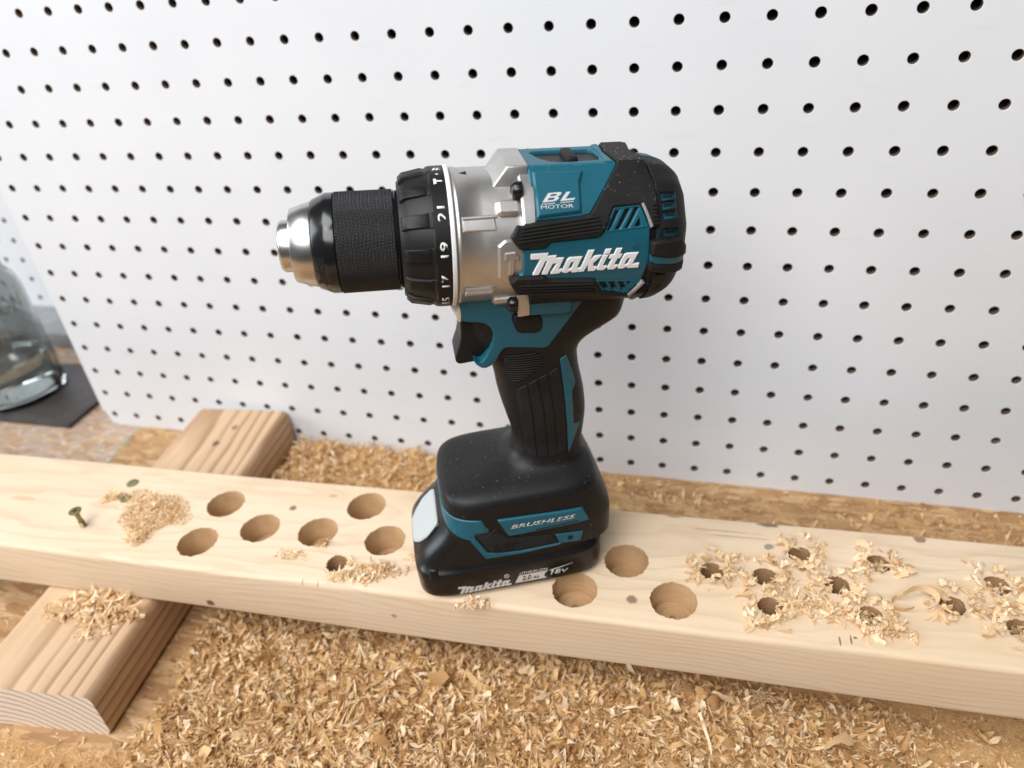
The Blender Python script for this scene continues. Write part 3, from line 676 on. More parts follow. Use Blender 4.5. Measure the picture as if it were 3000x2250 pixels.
# teal upper cover with speed selector
TOPH = [(-33.2, 99.5), (-34.5, 103), (-40, 103.6), (-61, 103.0), (-62.6, 100), (-63.6, 84), (-62, 75.5), (-44.5, 74.2), (-40.5, 76.0), (-36.5, 84)]
cover = hpatch('upper_cover', [(-28.8, 28.2), (-49.2, 29.6), (-53.8, 31.2), (-62.7, 52.7), (-68.5, 66.7), (-66.9, 90), (-68.5, 113.3), (-62.7, 127.3), (-53.8, 148.8), (-49.2, 150.4), (-28.8, 151.8)], M['teal'], drill, -4.4, .15, .5, holes=[TOPH], rnd=.4, step=(2.6, 2.2))
hpatch('raised_block', [(-30.2, 63.0), (-52.6, 62.3), (-50.6, 54), (-49.6, 32.4), (-30.2, 30.1)], M['teal'], cover, -.4, 1.7, .9, mirror=True)
frame_strip_parent = cover
hpatch('rear_lip', [(-63.6, 70), (-67.4, 68.6), (-66.2, 90), (-67.4, 111.4), (-63.6, 110), (-64.6, 90)], M['teal'], cover, -.2, 1.1, .7)
# slider in the recess
def hbox(a0, a1, o0, o1, u0, u1, name, mat, par, bev=.5, seg=2, taper=0):
    bm = bmesh.new(); v = [bm.verts.new(H(*p)) for p in ((a0, o0, u0), (a1, o0, u0), (a1, o1, u0), (a0, o1, u0), (a0 + taper, o0, u1), (a1 - taper, o0, u1), (a1 - taper, o1, u1), (a0 + taper, o1, u1))]
    for f in ((0, 1, 2, 3), (4, 5, 6, 7), (0, 1, 5, 4), (1, 2, 6, 5), (2, 3, 7, 6), (3, 0, 4, 7)): bm.faces.new([v[i] for i in f])
    return mm(name, bm, mat, par, bevel=bev, seg=seg)
slide = hbox(-66, -32, -11.5, 11.5, 28, 31.2, 'speed_selector', M['black'], drill, .3)
hbox(-62.5, -39, -8.3, 8.3, 31, 33.2, 'slider_plate', M['black'], slide, .9, 3)
hbox(-53.2, -47.2, -7.6, 8.6, 33, 37.0, 'slider_knob', M['rubber'], slide, 1.1, 3, .6)
for q in range(3): hbox(-46.6 + q * 1.7, -45.9 + q * 1.7, -6.2, 6.2, 33, 33.8, 'slider_rib', M['black'], slide, .15, 1)
hbox(-38.6, -37.2, 5.0, 7.6, 31, 31.35, 'mode_mark', M['numwhite'], slide, 0)

# rear cap with vent windows, bumper ring
RW = [[(-86.9, 44.7), (-93.9, 45.6), (-93.9, 41.1), (-86.8, 38.6)], [(-87.0, 37.6), (-93.6, 39.0), (-93.7, 33.8), (-87.0, 31.7)], [(-87.1, 29.8), (-93.5, 31.2), (-94.0, 25.7), (-87.2, 24.6)], [(-86.8, 17.3), (-94.2, 17.4), (-94.1, 11.6), (-86.8, 11.8)],
      [(-85.7, -16.2), (-92.7, -16.4), (-92.5, -20.0), (-85.7, -19.9)], [(-85.4, -26.0), (-91.2, -26.3), (-89.9, -29.3), (-85.2, -29.7)], [(-85.2, -31.4), (-89.7, -31.0), (-89.2, -33.9), (-84.7, -35.0)], [(-84.6, -37.4), (-88.4, -35.8), (-87.6, -38.5), (-84.2, -41.4)]]
CAPR = [(-84.4, -60), (-84.4, 62), (-84.2, 75), (-82.6, 84), (-82.6, 90)]
capo = [(-84.6, -62), (-84.6, 52), (-83.8, 62), (-82.8, 76), (-82.2, 90), (-101.5, 90), (-103.0, 40), (-103.6, 0), (-103.6, -40), (-103.0, -62)]
cap = hpatch('rear_cap', capo, M['rubber'], drill, -2.6, .35, .5, holes=RW, step=(2.0, 2.4), mirror=True)
bm = bmesh.new(); loft(bm, [ringpts(a, -1.0) for a in (-84.2, -86, -88, -91, -94.5, -96)], False, False); mm('vent_liner', bm, M['teal'], cap, ang=40)
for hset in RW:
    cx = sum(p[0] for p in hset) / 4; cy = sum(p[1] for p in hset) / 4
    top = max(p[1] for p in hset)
    hpatch('vent_slot_shade', [(cx + (p[0] - cx) * .70, cy + (p[1] - cy) * .50 + .5) for p in hset], M['ink_shade'], cap, -1.2, -.86, .05)  # dark patch on the liner, an opening's shade put into colour
hpatch('bumper', [(-80.6, 9.4), (-84.1, 10.2), (-96.0, 10.2), (-99.6, 1.6), (-100.4, -6.3), (-98.2, -5.8), (-82.5, -.9), (-80.6, -.2)], M['rubber'], cap, -2, 4.6, 1.0, rnd=1.0, mirror=True)
hpatch('bumper_stripe', [(-80.8, -.2), (-82.8, -.8), (-98.0, -5.4), (-99.4, -6.2), (-99.2, -12.6), (-98.4, -11.7), (-83.1, -7.3), (-80.9, -5.0)], M['teal'], cap, -2, 3.2, .4, mirror=True)
hpatch('bumper', [(-80.6, -5.6), (-82.9, -6.8), (-98.8, -11.9), (-99.8, -13.0), (-99.4, -20.0), (-98.0, -19.7), (-82.2, -13.0), (-80.3, -12.0)], M['rubber'], cap, -2, 4.2, 1.0, rnd=1.0, mirror=True)
ribs(cap, [(-81.2 - .1 * k, 34.6 - 2.6 * k, -84.2, 34.7 - 2.6 * k) for k in range(6)], .8, .8, 1.9)
ribs(cap, [(-79.5 + .9 * k, -27 - 2.2 * k, -83.6 + .3 * k, -27.6 - 2.2 * k) for k in range(5)], .8, .3, 1.2)

# --- the wordmark, used on the side panel and on the battery (unit box, y up)
LG = {'m': [[(93,208),(405,190),(390,240),(548,232),(540,275),(685,272),(592,488),(650,470),(670,500),(600,560),(455,572),(450,550),(556,372),(487,380),(395,575),(300,578),(295,560),(388,330),(350,340),(240,582),(140,590),(130,570),(262,300),(100,308),(93,300)]],
 'a': [[(650,522),(740,300),(790,268),(1010,255),(922,462),(980,455),(992,470),(930,540),(840,545),(806,518),(745,552),(675,548)], [(762,474),(815,358),(868,350),(822,462)]],
 'k': [[(1114,145),(1225,140),(1142,335),(1235,240),(1355,230),(1330,270),(1215,375),(1225,442),(1275,435),(1290,470),(1240,520),(1130,525),(1116,400),(1052,530),(945,535),(985,465)]],
 'i': [[(1380,230),(1480,225),(1390,432),(1460,422),(1480,440),(1410,508),(1300,510),(1278,480)]], 'dot': [[(1425,128),(1530,120),(1500,210),(1395,215)]],
 't': [[(1620,115),(1725,110),(1690,212),(1732,212),(1700,290),(1655,292),(1592,412),(1660,405),(1675,430),(1600,495),(1490,498),(1470,465),(1548,302),(1490,298),(1510,225),(1580,218)]],
 'a2': [[(1665,460),(1760,230),(1810,200),(2030,188),(1932,396),(2060,380),(2052,468),(1850,475),(1825,450),(1760,485),(1685,485)], [(1782,404),(1832,298),(1888,288),(1838,396)]]}
LX0, LX1 = 93, 2060
def lgn(p):   # photo-crop pixel -> unit logo space with the baseline levelled
    x = (p[0] - LX0) / (LX1 - LX0); y = (590 - p[1] - 105 * x) / (LX1 - LX0); return (x, y)
def letters(parent, mat, f, scale, l0, l1, ch, name='letter', step=(3, 0)):
    for k, loops in LG.items():
        L = [[(lgn(p)[0] * scale, lgn(p)[1] * scale) for p in lp] for lp in loops]
        mm(name, mapbm(plate(L[0], L[1:], l0, l1, ch, step), f), mat, parent, ang=30)
def side_logo(x, y, lv):   # x to the right in the photo = -a
    a = -26.9 - x * .993; y2 = radians(-11.6) * R0 + y - x * 0.003
    return MOT(a, y2, lv)
letters(panel, M['white'], side_logo, 50.0, .3, 1.35, .28)
letters(chuck, M['rubber'], engr, 15.5, -.2, .05, 0, name='engraved_mark', step=(2, 0))
def disc_ring(cx, cy, r0_, r1_, f, name, mat, parent, l0, l1, n=28):
    mm(name, mapbm(plate(circ(cx, cy, r1_, n), [circ(cx, cy, r0_, n)], l0, l1, 0, (0, 0)), f), mat, parent, ang=None)
def idf(x, y, lv): return MOT(x, y, lv)
disc_ring(-74.1, radians(6.1) * R0, 1.3, 1.62, idf, 'registered_mark', M['teal'], panel, .4, .85)
bm = textbm('R', off=.02); mm('registered_mark', mapbm(bm, lambda x, y, z: MOT(-73.35 - x * 1.4, radians(6.1) * R0 - .8 + y * 1.6, .4 + .45 * z)), M['teal'], panel, ang=None)
# BL MOTOR print
def bl(s, x0, x1, p0, p1, shear, off, l=1.72):
    bm = textbm(s, shear=shear, off=off)
    mm('printed_mark', mapbm(bm, lambda x, y, z: MOT(x0 + (x1 - x0) * x, radians(p0 + (p1 - p0) * y) * R0, l + .06 * z)), M['print'], cover, ang=None)
def poly_mark(loops, a0, wd, shear, p0, p1):
    L = [[(-(-a0 + wd * x + shear * y), radians(p0 + (p1 - p0) * y + .5 * x) * R0) for x, y in lp] for lp in loops]
    mm('printed_mark', mapbm(plate(L[0], L[1:], 1.7, 1.79, 0, (3, 2)), MOT), M['print'], cover, ang=None)
poly_mark([[(0, 0), (0, 1), (.78, 1), (.95, .92), (1, .78), (.95, .62), (.82, .53), (.97, .43), (1.03, .27), (.96, .09), (.78, 0)], [(.27, .17), (.27, .43), (.66, .43), (.74, .30), (.66, .17)], [(.27, .60), (.27, .83), (.64, .83), (.72, .71), (.64, .60)]], -32.8, 6.4, 3.1, 40.2, 46.7)
poly_mark([[(0, 0), (0, 1), (.29, 1), (.29, .2), (1, .2), (1, 0)]], -40.6, 6.2, 3.3, 40.5, 46.9)
for pts in ([(-32.4, 38.7), (-38.2, 39.0), (-38.5, 39.5), (-32.6, 39.2)], [(-40.6, 39.2), (-46.4, 39.6), (-46.7, 40.1), (-40.8, 39.7)], [(-40.6, 38.9), (-40.8, 39.0), (-40.8, 39.1), (-40.6, 39.0)]):
    hpatch('printed_mark', pts, M['print'], cover, 1.7, 1.78, 0)
bl('MOTOR', -32.0, -46.3, 35.7, 38.2, .0, .0)

# --- handle and foot, battery: stacked rounded sections (h, s0, s1, half width, exponent)
HAND = [(26, -64.5, 32, 35.5, 5), (40, -65, 31, 35.5, 5), (52, -62, 30.3, 35, 4.8), (60, -59, 30, 34, 4.8), (64.6, -57.5, 28.8, 32, 4.6), (66.8, -56.6, 25.5, 28.8, 4.2), (68.6, -55.7, 15, 24.5, 3.5), (70.2, -54.9, 4, 21, 2.9), (72.5, -54, -6, 19, 2.6), (78, -53.3, -12.5, 17.3, 2.5), (85, -54.5, -14.6, 16.5, 2.4), (99, -56, -12.2, 17, 2.4), (108, -55.6, -10.4, 17, 2.4), (117, -54.4, -9, 16.5, 2.4), (126, -53.1, -8.2, 16, 2.4), (133, -52.8, -7, 15.5, 2.4), (138, -54, -5, 15.3, 2.6), (143, -58, -3, 15.3, 2.8), (147, -65, 0, 15.3, 3), (153, -76, 3, 15.3, 3), (170, -80, 5, 15.3, 3)]
BAT = [(0, -54.5, 47, 33.5, 6), (1.2, -56.5, 49, 35.5, 6), (3.5, -57.7, 50.6, 37, 6), (18.4, -58.5, 50.9, 37, 6), (19.4, -58.3, 50.6, 36.6, 6), (21, -57.8, 50, 35.6, 5.5), (24, -57.5, 48.9, 34.6, 5), (40, -56.5, 34.5, 33, 4.5), (47, -56, 30, 32, 4)]
def sect(tab, h):
    xs = [r[0] for r in tab]; return [pchip(xs, [r[k] for r in tab], h) for k in (1, 2, 3, 4)]
def ringsec(tab, h, n=80):
    s0, s1, wd, ex = sect(tab, h); c, L = (s0 + s1) / 2, (s1 - s0) / 2; o = []
    for i in range(n):
        t = 2 * pi * i / n; cx, sy = cos(t), sin(t)
        o.append((c + L * math.copysign(abs(cx) ** (2 / ex), cx), wd * math.copysign(abs(sy) ** (2 / ex), sy), h))
    return o
def stack(tab, hs, n=80): bm = bmesh.new(); loft(bm, [ringsec(tab, h, n) for h in hs]); return bm
def NEAR(tab):
    def f(s, h, lv):
        s0, s1, wd, ex = sect(tab, h); c, L = (s0 + s1) / 2, (s1 - s0) / 2
        return (s, wd * (max(0, 1 - abs((s - c) / L) ** ex)) ** (1 / ex) + lv, h)
    return f
def AROUND(tab, Rr=38.0):
    def f(y, h, lv):
        s0, s1, wd, ex = sect(tab, h); c, L = (s0 + s1) / 2, (s1 - s0) / 2; ph = y / Rr; r = sup(ph, L, wd, wd, ex) + lv
        return (c + r * cos(ph), r * sin(ph), h)
    return f
HN = NEAR(HAND); BN = NEAR(BAT); HA = AROUND(HAND)
hs = [26 + 2.0 * i for i in range(17)] + [59 + .75 * i for i in range(27)] + [80 + 2 * i for i in range(46)]
handle = mm('handle', stack(HAND, hs), M['black'], drill, ang=50)
def spatch(name, pts, mat, parent, l0, l1, ch=.3, f=HN, rnd=0, step=(3, 3), holes=()):
    P = rounded(pts, rnd) if rnd else pts
    return mm(name, mapbm(plate(P, list(holes), l0, l1, ch, step), f), mat, parent)
# teal yoke round the trigger
def prism(pts, hw, name, mat, parent, bev=.8, seg=2, rnd=0, ang=35):
    P = rounded(pts, rnd) if rnd else pts
    bm = bmesh.new(); loft(bm, [[(s, -hw, h) for s, h in P], [(s, hw, h) for s, h in P]], True, True)
    return mm(name, bm, mat, parent, ang=ang, bevel=bev, seg=seg)
yk = [(9.0, 184), (-53, 186), (-53.6, 171.5), (-54.3, 167.8), (-36.3, 145.6), (-34.6, 144.4), (-32.4, 144.3), (-15.6, 147.5), (-13.6, 147.5), (-12.0, 146.2), (-8.4, 140.8), (-6.0, 138.6), (-3.4, 137.6), (-1.0, 138.1), (1.2, 140.2), (2.4, 142.6), (1.4, 142.3), (-0.2, 141.3), (-1.9, 141.6), (-4.0, 143.8), (-6.0, 147.0), (-7.9, 151.2), (-8.8, 155), (-8.5, 158.2), (-7.0, 161.0), (-4.6, 162.9), (-1.6, 163.9), (2.6, 164.7), (5.4, 165.7), (6.6, 167.7), (7.2, 172), (8.2, 176)]
prism([(-20.8, 166.8), (-26.4, 166.9), (-27.2, 186), (-22.2, 186)], 21.8, 'flange', M['silver'], gear, bev=.9, seg=3, rnd=.5)
yoke = prism(yk, 15.7, 'trigger_yoke', M['teal'], drill, bev=1.1, seg=3)
prism([(-26.0, 186), (-26.0, 166.2), (-44.4, 164.6), (-46.6, 165.4), (-47.0, 174), (-46.6, 186)], 20.6, 'raised_block', M['teal'], yoke, bev=.9, rnd=.6)
prism([(-46.4, 165.6), (-52.6, 171.4), (-50.0, 186), (-46.4, 186)], 17.6, 'raised_block', M['teal'], yoke, bev=.8)
hsw = [(-18.8, 163.0), (-19.6, 165.2), (-22, 166.0), (-31.4, 164.0), (-32.8, 160.2), (-32.6, 157), (-31.2, 154.8), (-29.2, 154.3), (-22.4, 155.4), (-20.9, 156.4), (-20.0, 159)]
prism(hsw, 17.4, 'direction_switch', M['black'], drill, bev=1.4, seg=3, rnd=.8)
prism([(-18.2, 163.2), (-19.2, 166), (-22, 166.8), (-32.0, 164.8), (-33.5, 160.2), (-33.3, 156.6), (-31.6, 154.2), (-29.2, 153.6), (-22.2, 154.7), (-20.3, 155.8), (-19.3, 158.8)], 15.85, 'switch_recess_shade', M['ink_shade'], yoke, bev=0)  # solid black rim, the gap's shade round the switch put into colour
trig = [(5.5, 166), (6.4, 160.5), (6.6, 156.5), (7.2, 152.5), (8.3, 148.8), (9.8, 145.6), (11.0, 142.6), (11.2, 140.6), (10.4, 139.0), (8.8, 138.4), (0.5, 138.7), (-3, 140.4), (-9, 148), (-9, 160), (-5, 166)]
prism(trig, 9.6, 'trigger', M['black'], drill, bev=2.3, seg=4, ang=60)
prism([(9.9, 173.4), (8.6, 176), (5.8, 176), (5.5, 169.9), (6.0, 165.6), (7.3, 165.5), (8.2, 169)], 15.95, 'lamp_lens', M['lens'], drill, bev=.5)
# grip details
pent = [(-14.4, 143.4), (-31.3, 141.4), (-33.2, 135.8), (-18.3, 125.7), (-15.9, 126.5), (-10.9, 134.2)]
def clip_h(poly, h):
    xs = []
    for (x0, y0), (x1, y1) in zip(poly, poly[1:] + poly[:1]):
        if (y0 - h) * (y1 - h) < 0: xs.append(x0 + (x1 - x0) * (h - y0) / (y1 - y0))
    return sorted(xs)
b = bmesh.new(); h = 126.8
while h < 142.6:
    xs = clip_h(pent, h)
    if len(xs) >= 2 and xs[-1] - xs[0] > 1: join(b, mapbm(plate([(xs[0] + .2, h - .38), (xs[-1] - .2, h - .38), (xs[-1] - .2, h + .38), (xs[0] + .2, h + .38)], [], -.3, 1.0, .25, (3, 0)), HN))
    h += 1.35
mm('grip_ribs', b, M['rubber'], handle, ang=25)
P1 = [(-18.3, 121.6), (-23.2, 123.9), (-24.6, 105.7), (-25.4, 77.2), (-21.2, 78.4), (-20.0, 80.4), (-19.2, 96.6), (-17.7, 118.4)]
P2 = [(-23.9, 124.3), (-28.6, 126.9), (-30.4, 109.4), (-31.4, 86.7), (-31.2, 76.4), (-26.1, 76.9), (-25.3, 105.7)]
P3 = [(-29.3, 127.2), (-34.0, 128.6), (-36.0, 102.6), (-36.6, 85.0), (-36.4, 76.6), (-31.9, 76.4), (-32.1, 86.7), (-31.1, 109.4)]
P4 = [(-34.7, 128.8), (-40.2, 131.5), (-41.6, 119.5), (-42.2, 95), (-42.0, 78.5), (-37.1, 76.8), (-37.3, 85), (-36.7, 102.6)]
for P in (P1, P2, P3, P4): spatch('grip_panel', P, M['rubber'], handle, -.6, .55, .32, rnd=.8, step=(2, 3))
inlay = [(-41.2, 135.4), (-44.6, 137.0), (-46.4, 131.5), (-47.9, 126), (-49.3, 119.5), (-48.9, 117.6), (-46.9, 115.0), (-46.8, 104), (-46.8, 94.6), (-50.9, 92.3), (-47, 84), (-42.9, 76.2), (-42.9, 95), (-42.3, 119.5)]
spatch('teal_inlay', inlay, M['teal'], handle, -.6, .6, .3, step=(1.5, 3))
# foot trims
foot = handle
spatch('name_plate', [(1.8, 53.6), (-45.3, 51.6), (-48.9, 42.2), (-3.4, 41.2)], M['teal'], foot, -.6, 1.3, .5, rnd=.8)
bm = textbm('BRUSHLESS', shear=.35, off=.008)
mm('printed_mark', mapbm(bm, lambda x, y, z: HN(-4.9 - 36.4 * x, 46.4 + 2.5 * y - .25 * x, 1.32 + .06 * z)), M['print'], foot, ang=None)
spatch('plate_slot_shade', [(-18.5, 42.5), (-43.0, 43.5), (-42.6, 44.2), (-18.2, 43.2)], M['ink_shade'], foot, 1.1, 1.36, 0)  # dark strip laid on the plate, painted shade for a slot
spatch('emblem_panel', [(15.0, 44.9), (6.6, 44.4), (2.8, 47.6), (-2.9, 39.4), (-27.6, 36.0), (-31.0, 29.4), (0.8, 29.6), (8.4, 31.4)], M['rubber'], foot, -.6, .5, .3)
b = bmesh.new(); h = 30.6; epoly = [(14.4, 44.4), (6.8, 44), (3.2, 45.5), (-2.5, 39), (-27.4, 35.8), (-30.5, 29.8), (0.8, 30.0), (8.0, 31.8)]
while h < 44:
    xs = clip_h(epoly, h)
    if len(xs) >= 2 and xs[-1] - xs[0] > 2: join(b, mapbm(plate([(xs[0] + .4, h - .28), (xs[-1] - .4, h - .28), (xs[-1] - .4, h + .28), (xs[0] + .4, h + .28)], [], .3, .85, .2, (4, 0)), HN))
    h += 1.05
mm('emblem_ribs', b, M['rubber'], foot, ang=25)
bm = textbm('LXT', shear=.3, off=.05)
mm('raised_letters', mapbm(bm, lambda x, y, z: HN(6.5 - 14 * x, 31.6 + 4.4 * y, .3 + .9 * z)), M['black'], foot, ang=30)
spatch('foot_trim', [(15.6, 44.2), (9.0, 30.6), (0.8, 28.9), (-10.7, 28.2), (-32, 29.0), (-32, 27.6), (-10.7, 26.2), (1.0, 26.3), (10.6, 26.3), (17.4, 39.7)], M['teal'], foot, -.6, .8, .35)
spatch('foot_trim', [(-29.2, 35.9), (-45.3, 34.6), (-43.4, 27.9), (-31.6, 28.6)], M['teal'], foot, -.6, .8, .35, rnd=.5)
spatch('lanyard_hole_shade', circ(-37.6, 31.9, 1.7, 20), M['ink_shade'], foot, .4, .84, 0)  # black disc on the trim, shade of the hole is painted
AR = lambda pts: [(radians(a) * 38.0, h) for a, h in pts]
lip = AR([(-28, 50), (-28, 56), (0, 57), (20, 57), (29.3, 57.0), (36.9, 55.9), (45.1, 54.9), (53.2, 54.2), (56.0, 45.6), (47.6, 45.2), (46.5, 40.2), (37.8, 43.1), (30.3, 46.2), (20, 49), (0, 50)])
spatch('foot_trim', lip, M['teal'], foot, -.6, .75, .4, f=HA, step=(2, 3))
# --- battery
batt = mm('battery', stack(BAT, [0, .5, 1.2, 2.2, 3.5, 8, 13, 18.4, 18.9, 19.4, 20.2, 21, 22.5, 24, 26, 28, 30, 32, 34, 36, 38, 40, 43, 47], 120), M['batt'], drill, ang=50)
SL0, SL1 = Vector((50.4, 0, 22.4)), Vector((34.0, 0, 40.2)); sd = (SL1 - SL0); slen = sd.length; sd.normalize(); sn = Vector((sd.z, 0, -sd.x)) * 1
def slope(o, t, lv): p = SL0 + sd * t + sn * (lv + .35); return (p.x, o, p.z)
btn = [(-9.5, 1.0), (9.5, 1.0), (14.5, 6.5), (17.0, 13.5), (16.0, 22.5), (14.0, 24.4), (-14.0, 24.4), (-16.0, 22.5), (-17.0, 13.5), (-14.5, 6.5)]
mm('release_button', mapbm(plate(rounded(btn, 1.5), [], -1.5, .9, .7, (0, 0)), slope), M['button'], batt)
mm('button_surround', mapbm(plate(rounded([(x * 1.1, (t - 12.5) * 1.08 + 12.5) for x, t in btn], 1.5), [], -2.5, .15, .3, (0, 0)), slope), M['gloss'], batt)
# front corner latches of the tub
for sg in (1, -1):
    bm = bmesh.new(); rg = []
    for t in range(9):
        a = t / 8; rg.append([(40.5 + dx + 1.4 * sin(a * pi / 2), sg * (33.6 + dy), 17.0 + 6.0 * a) for dx, dy in ((-3.4, -2), (3.2 - 2.2 * a, -2), (2.4 - 2.0 * a, 2.5 - 2.4 * a), (-3.4, 2.9 - 2.2 * a))])
    loft(bm, rg); mm('corner_rib', bm, M['batt'], batt, bevel=.6)
def bat_logo(x, y, lv): return BN(28.6 - x, 3.7 + y * .92, lv)
letters(batt, M['print'], bat_logo, 30.4, -.1, .14, 0)
def bf(x, y, lv): return BN(x, y, lv)
disc_ring(0.4, 11.4, 1.15, 1.5, bf, 'registered_mark', M['print'], batt, -.1, .12)
mm('registered_mark', mapbm(textbm('R', off=.02), lambda x, y, z: BN(1.0 - 1.2 * x, 10.7 + 1.4 * y, .02 + .1 * z)), M['print'], batt, ang=None)
badge = spatch('rating_badge', [(-6.6, 10.0), (-23.6, 10.2), (-21.4, 8.2), (-21.0, 6.4), (-22.4, 4.6), (-4.0, 4.6)], M['print'], batt, -.1, .13, 0, f=BN)
def btext(s, x0, x1, h0, h1, mat, shear=.25, off=.0, l=.14):
    mm('printed_mark', mapbm(textbm(s, shear=shear, off=off), lambda x, y, z: BN(x0 + (x1 - x0) * x, h0 + (h1 - h0) * y, l + .05 * z)), mat, batt, ang=None)
btext('2.0', -8.0, -13.6, 5.6, 9.2, M['ink_shade'], off=.02); btext('Ah', -14.2, -18.0, 5.6, 7.7, M['ink_shade'], off=.02)
btext('LITHIUM-ION', -7.0, -23.4, 10.7, 12.4, M['print'], off=.01, l=.05)
btext('18', -24.6, -31.2, 6.0, 9.6, M['print'], off=.03, l=.05); btext('V', -31.6, -35.4, 6.0, 8.8, M['print'], off=.02, l=.05)
spatch('rating_badge', [(-24.2, 10.2), (-31, 11.2), (-38.4, 12.4), (-31, 10.7), (-25.2, 9.6)], M['print'], batt, -.1, .12, 0, f=BN)

# ------------------------------------------------------------------ wood screws
def wood_screw(x, y, ztop, label, mat, shank=True, yaw=0.4):
    root = link(bpy.data.objects.new('wood_screw', None)); root.location = (x, y, ztop); root.rotation_euler = (0.03, -0.02, yaw)
    tag(root, label, 'screw')
    bm = bmesh.new(); n = 32; R = 4.2
    rings = [[(r * cos(2*pi*i/n), r * sin(2*pi*i/n), z) for i in range(n)] for r, z in (((1.5, -3.4), (2.2, -2.6), (R - .2, -.55), (R, -.25), (R - .15, 0)) if shank else ((R, -.8), (R, -.3), (R - .2, 0)))]
    vs = loft(bm, rings, True, False)
    def cross(i, k): t = 2 * pi * i / n; c = abs(cos(2 * t)); return (1.0 + 1.5 * c ** 6) * k
    ins = [bm.verts.new((cross(i, 1) * cos(2*pi*i/n), cross(i, 1) * sin(2*pi*i/n), -.05)) for i in range(n)]
    dp = [bm.verts.new((cross(i, .6) * cos(2*pi*i/n), cross(i, .6) * sin(2*pi*i/n), -1.9 if shank else -.42)) for i in range(n)]
    for i in range(n):
        j = (i + 1) % n; bm.faces.new((vs[-1][i], vs[-1][j], ins[j], ins[i])); bm.faces.new((ins[i], ins[j], dp[j], dp[i]))
    bm.faces.new(dp); mm('screw_head', bm, mat, root, ang=35)
    if shank:
        bm = bmesh.new(); rg = []; z = -3.0; k = 0
        while z > -26:
            r = 1.6 if z > -9 else (2.1 if k % 2 else 1.45)
            rg.append([(r * cos(2*pi*i/20), r * sin(2*pi*i/20), z - (.45 * i / 20 if z < -9 else 0)) for i in range(20)]); z -= .7; k += 1
        loft(bm, rg); mm('screw_shank', bm, mat, root, ang=40)
    return root
wood_screw(0.1612, -0.1985, 0.0905, 'yellow wood screw standing half driven out of the plank', M['brass'])
wood_screw(0.1657, -0.1529, 0.0766, 'greenish wood screw driven flush into the plank above the sawdust heap', M['olive'], False)
wood_screw(0.1724, -0.1686, 0.0766, 'flush greenish wood screw half buried at the edge of the sawdust heap', M['olive'], False, 1.1)

# ------------------------------------------------------------------ shavings
def flakes(P, ln, wd, curl, tilt, nseg=4, jag=0.25, yaw=None, pit=None, base=False, k=None):
    """P (N,3) centres; returns verts, quads for N curled strips"""
    N = len(P); t = np.linspace(-.5, .5, nseg + 1)[None, :]
    ln = np.broadcast_to(ln, (N,))[:, None]; wd = np.broadcast_to(wd, (N,))[:, None]
    k = (RNG.normal(0, 1, (N, 1)) * curl) if k is None else k[:, None]; k = np.where(np.abs(k) < .2, .2, k)
    ang = t * k; x = np.sin(ang) / k * ln; z = (1 - np.cos(ang)) / k * ln * np.sign(1)
    tap = np.clip(1 - np.abs(t) ** 1.5 * RNG.uniform(.3, 2.4, (N, 1)), .12, 1) * wd / 2
    off = RNG.normal(0, jag, (N, nseg + 1)) * wd * .5
    tw = t * RNG.normal(0, .9, (N, 1))
    V = np.zeros((N, nseg + 1, 2, 3))
    for s, sg in ((0, -1), (1, 1)):
        hw = sg * tap + off + RNG.normal(0, .12, (N, nseg + 1)) * wd
        V[:, :, s, 0] = x + RNG.normal(0, .04, (N, nseg + 1)) * ln; V[:, :, s, 1] = hw * np.cos(tw); V[:, :, s, 2] = z + hw * np.sin(tw)
    V = V.reshape(N, -1, 3)
    if base: V[:, :, 0] += ln * .5
    yaw = RNG.uniform(0, 2 * pi, N) if yaw is None else yaw; pit = RNG.normal(0, 1, N) * tilt if pit is None else pit; rol = RNG.normal(0, 1, N) * tilt
    def rot(V, a, i, j):
        c, s = np.cos(a)[:, None], np.sin(a)[:, None]; U = V.copy(); U[:, :, i] = c * V[:, :, i] - s * V[:, :, j]; U[:, :, j] = s * V[:, :, i] + c * V[:, :, j]; return U
    V = rot(rot(rot(V, rol, 1, 2), pit, 0, 2), yaw, 0, 1)
    V[:, :, 2] -= V[:, :, 2].min(axis=1, keepdims=True) * RNG.uniform(.25, 1.0, (N, 1))
    V += P[:, None, :]
    base = (np.arange(N) * 2 * (nseg + 1))[:, None, None]; q = np.arange(nseg)[None, :, None] * 2
    F = base + q + np.array([0, 1, 3, 2])[None, None, :]
    return V.reshape(-1, 3), F.reshape(-1, 4)
def fans(P, size, wd, m=5, spread=.26, lift=.45):
    """torn chips: m narrow fibres spreading from one root"""
    n = len(P); y0 = RNG.uniform(0, 2 * pi, n); p0 = -np.abs(RNG.normal(.15, lift, n)); k0 = RNG.normal(0, 1.1, n); sz = size * RNG.lognormal(0, .3, n)
    Q = np.repeat(P, m, 0) + RNG.normal(0, .0002, (n * m, 3)); j = np.tile(np.arange(m) - (m - 1) / 2, n)
    return flakes(Q, np.repeat(sz, m) * RNG.uniform(.6, 1.1, n * m), wd * RNG.lognormal(0, .25, n * m), 1, .25, 4, .12, yaw=np.repeat(y0, m) + j * spread + RNG.normal(0, .06, n * m), pit=np.repeat(p0, m) + RNG.normal(0, .10, n * m), base=True, k=np.repeat(k0, m) + RNG.normal(0, .3, n * m))
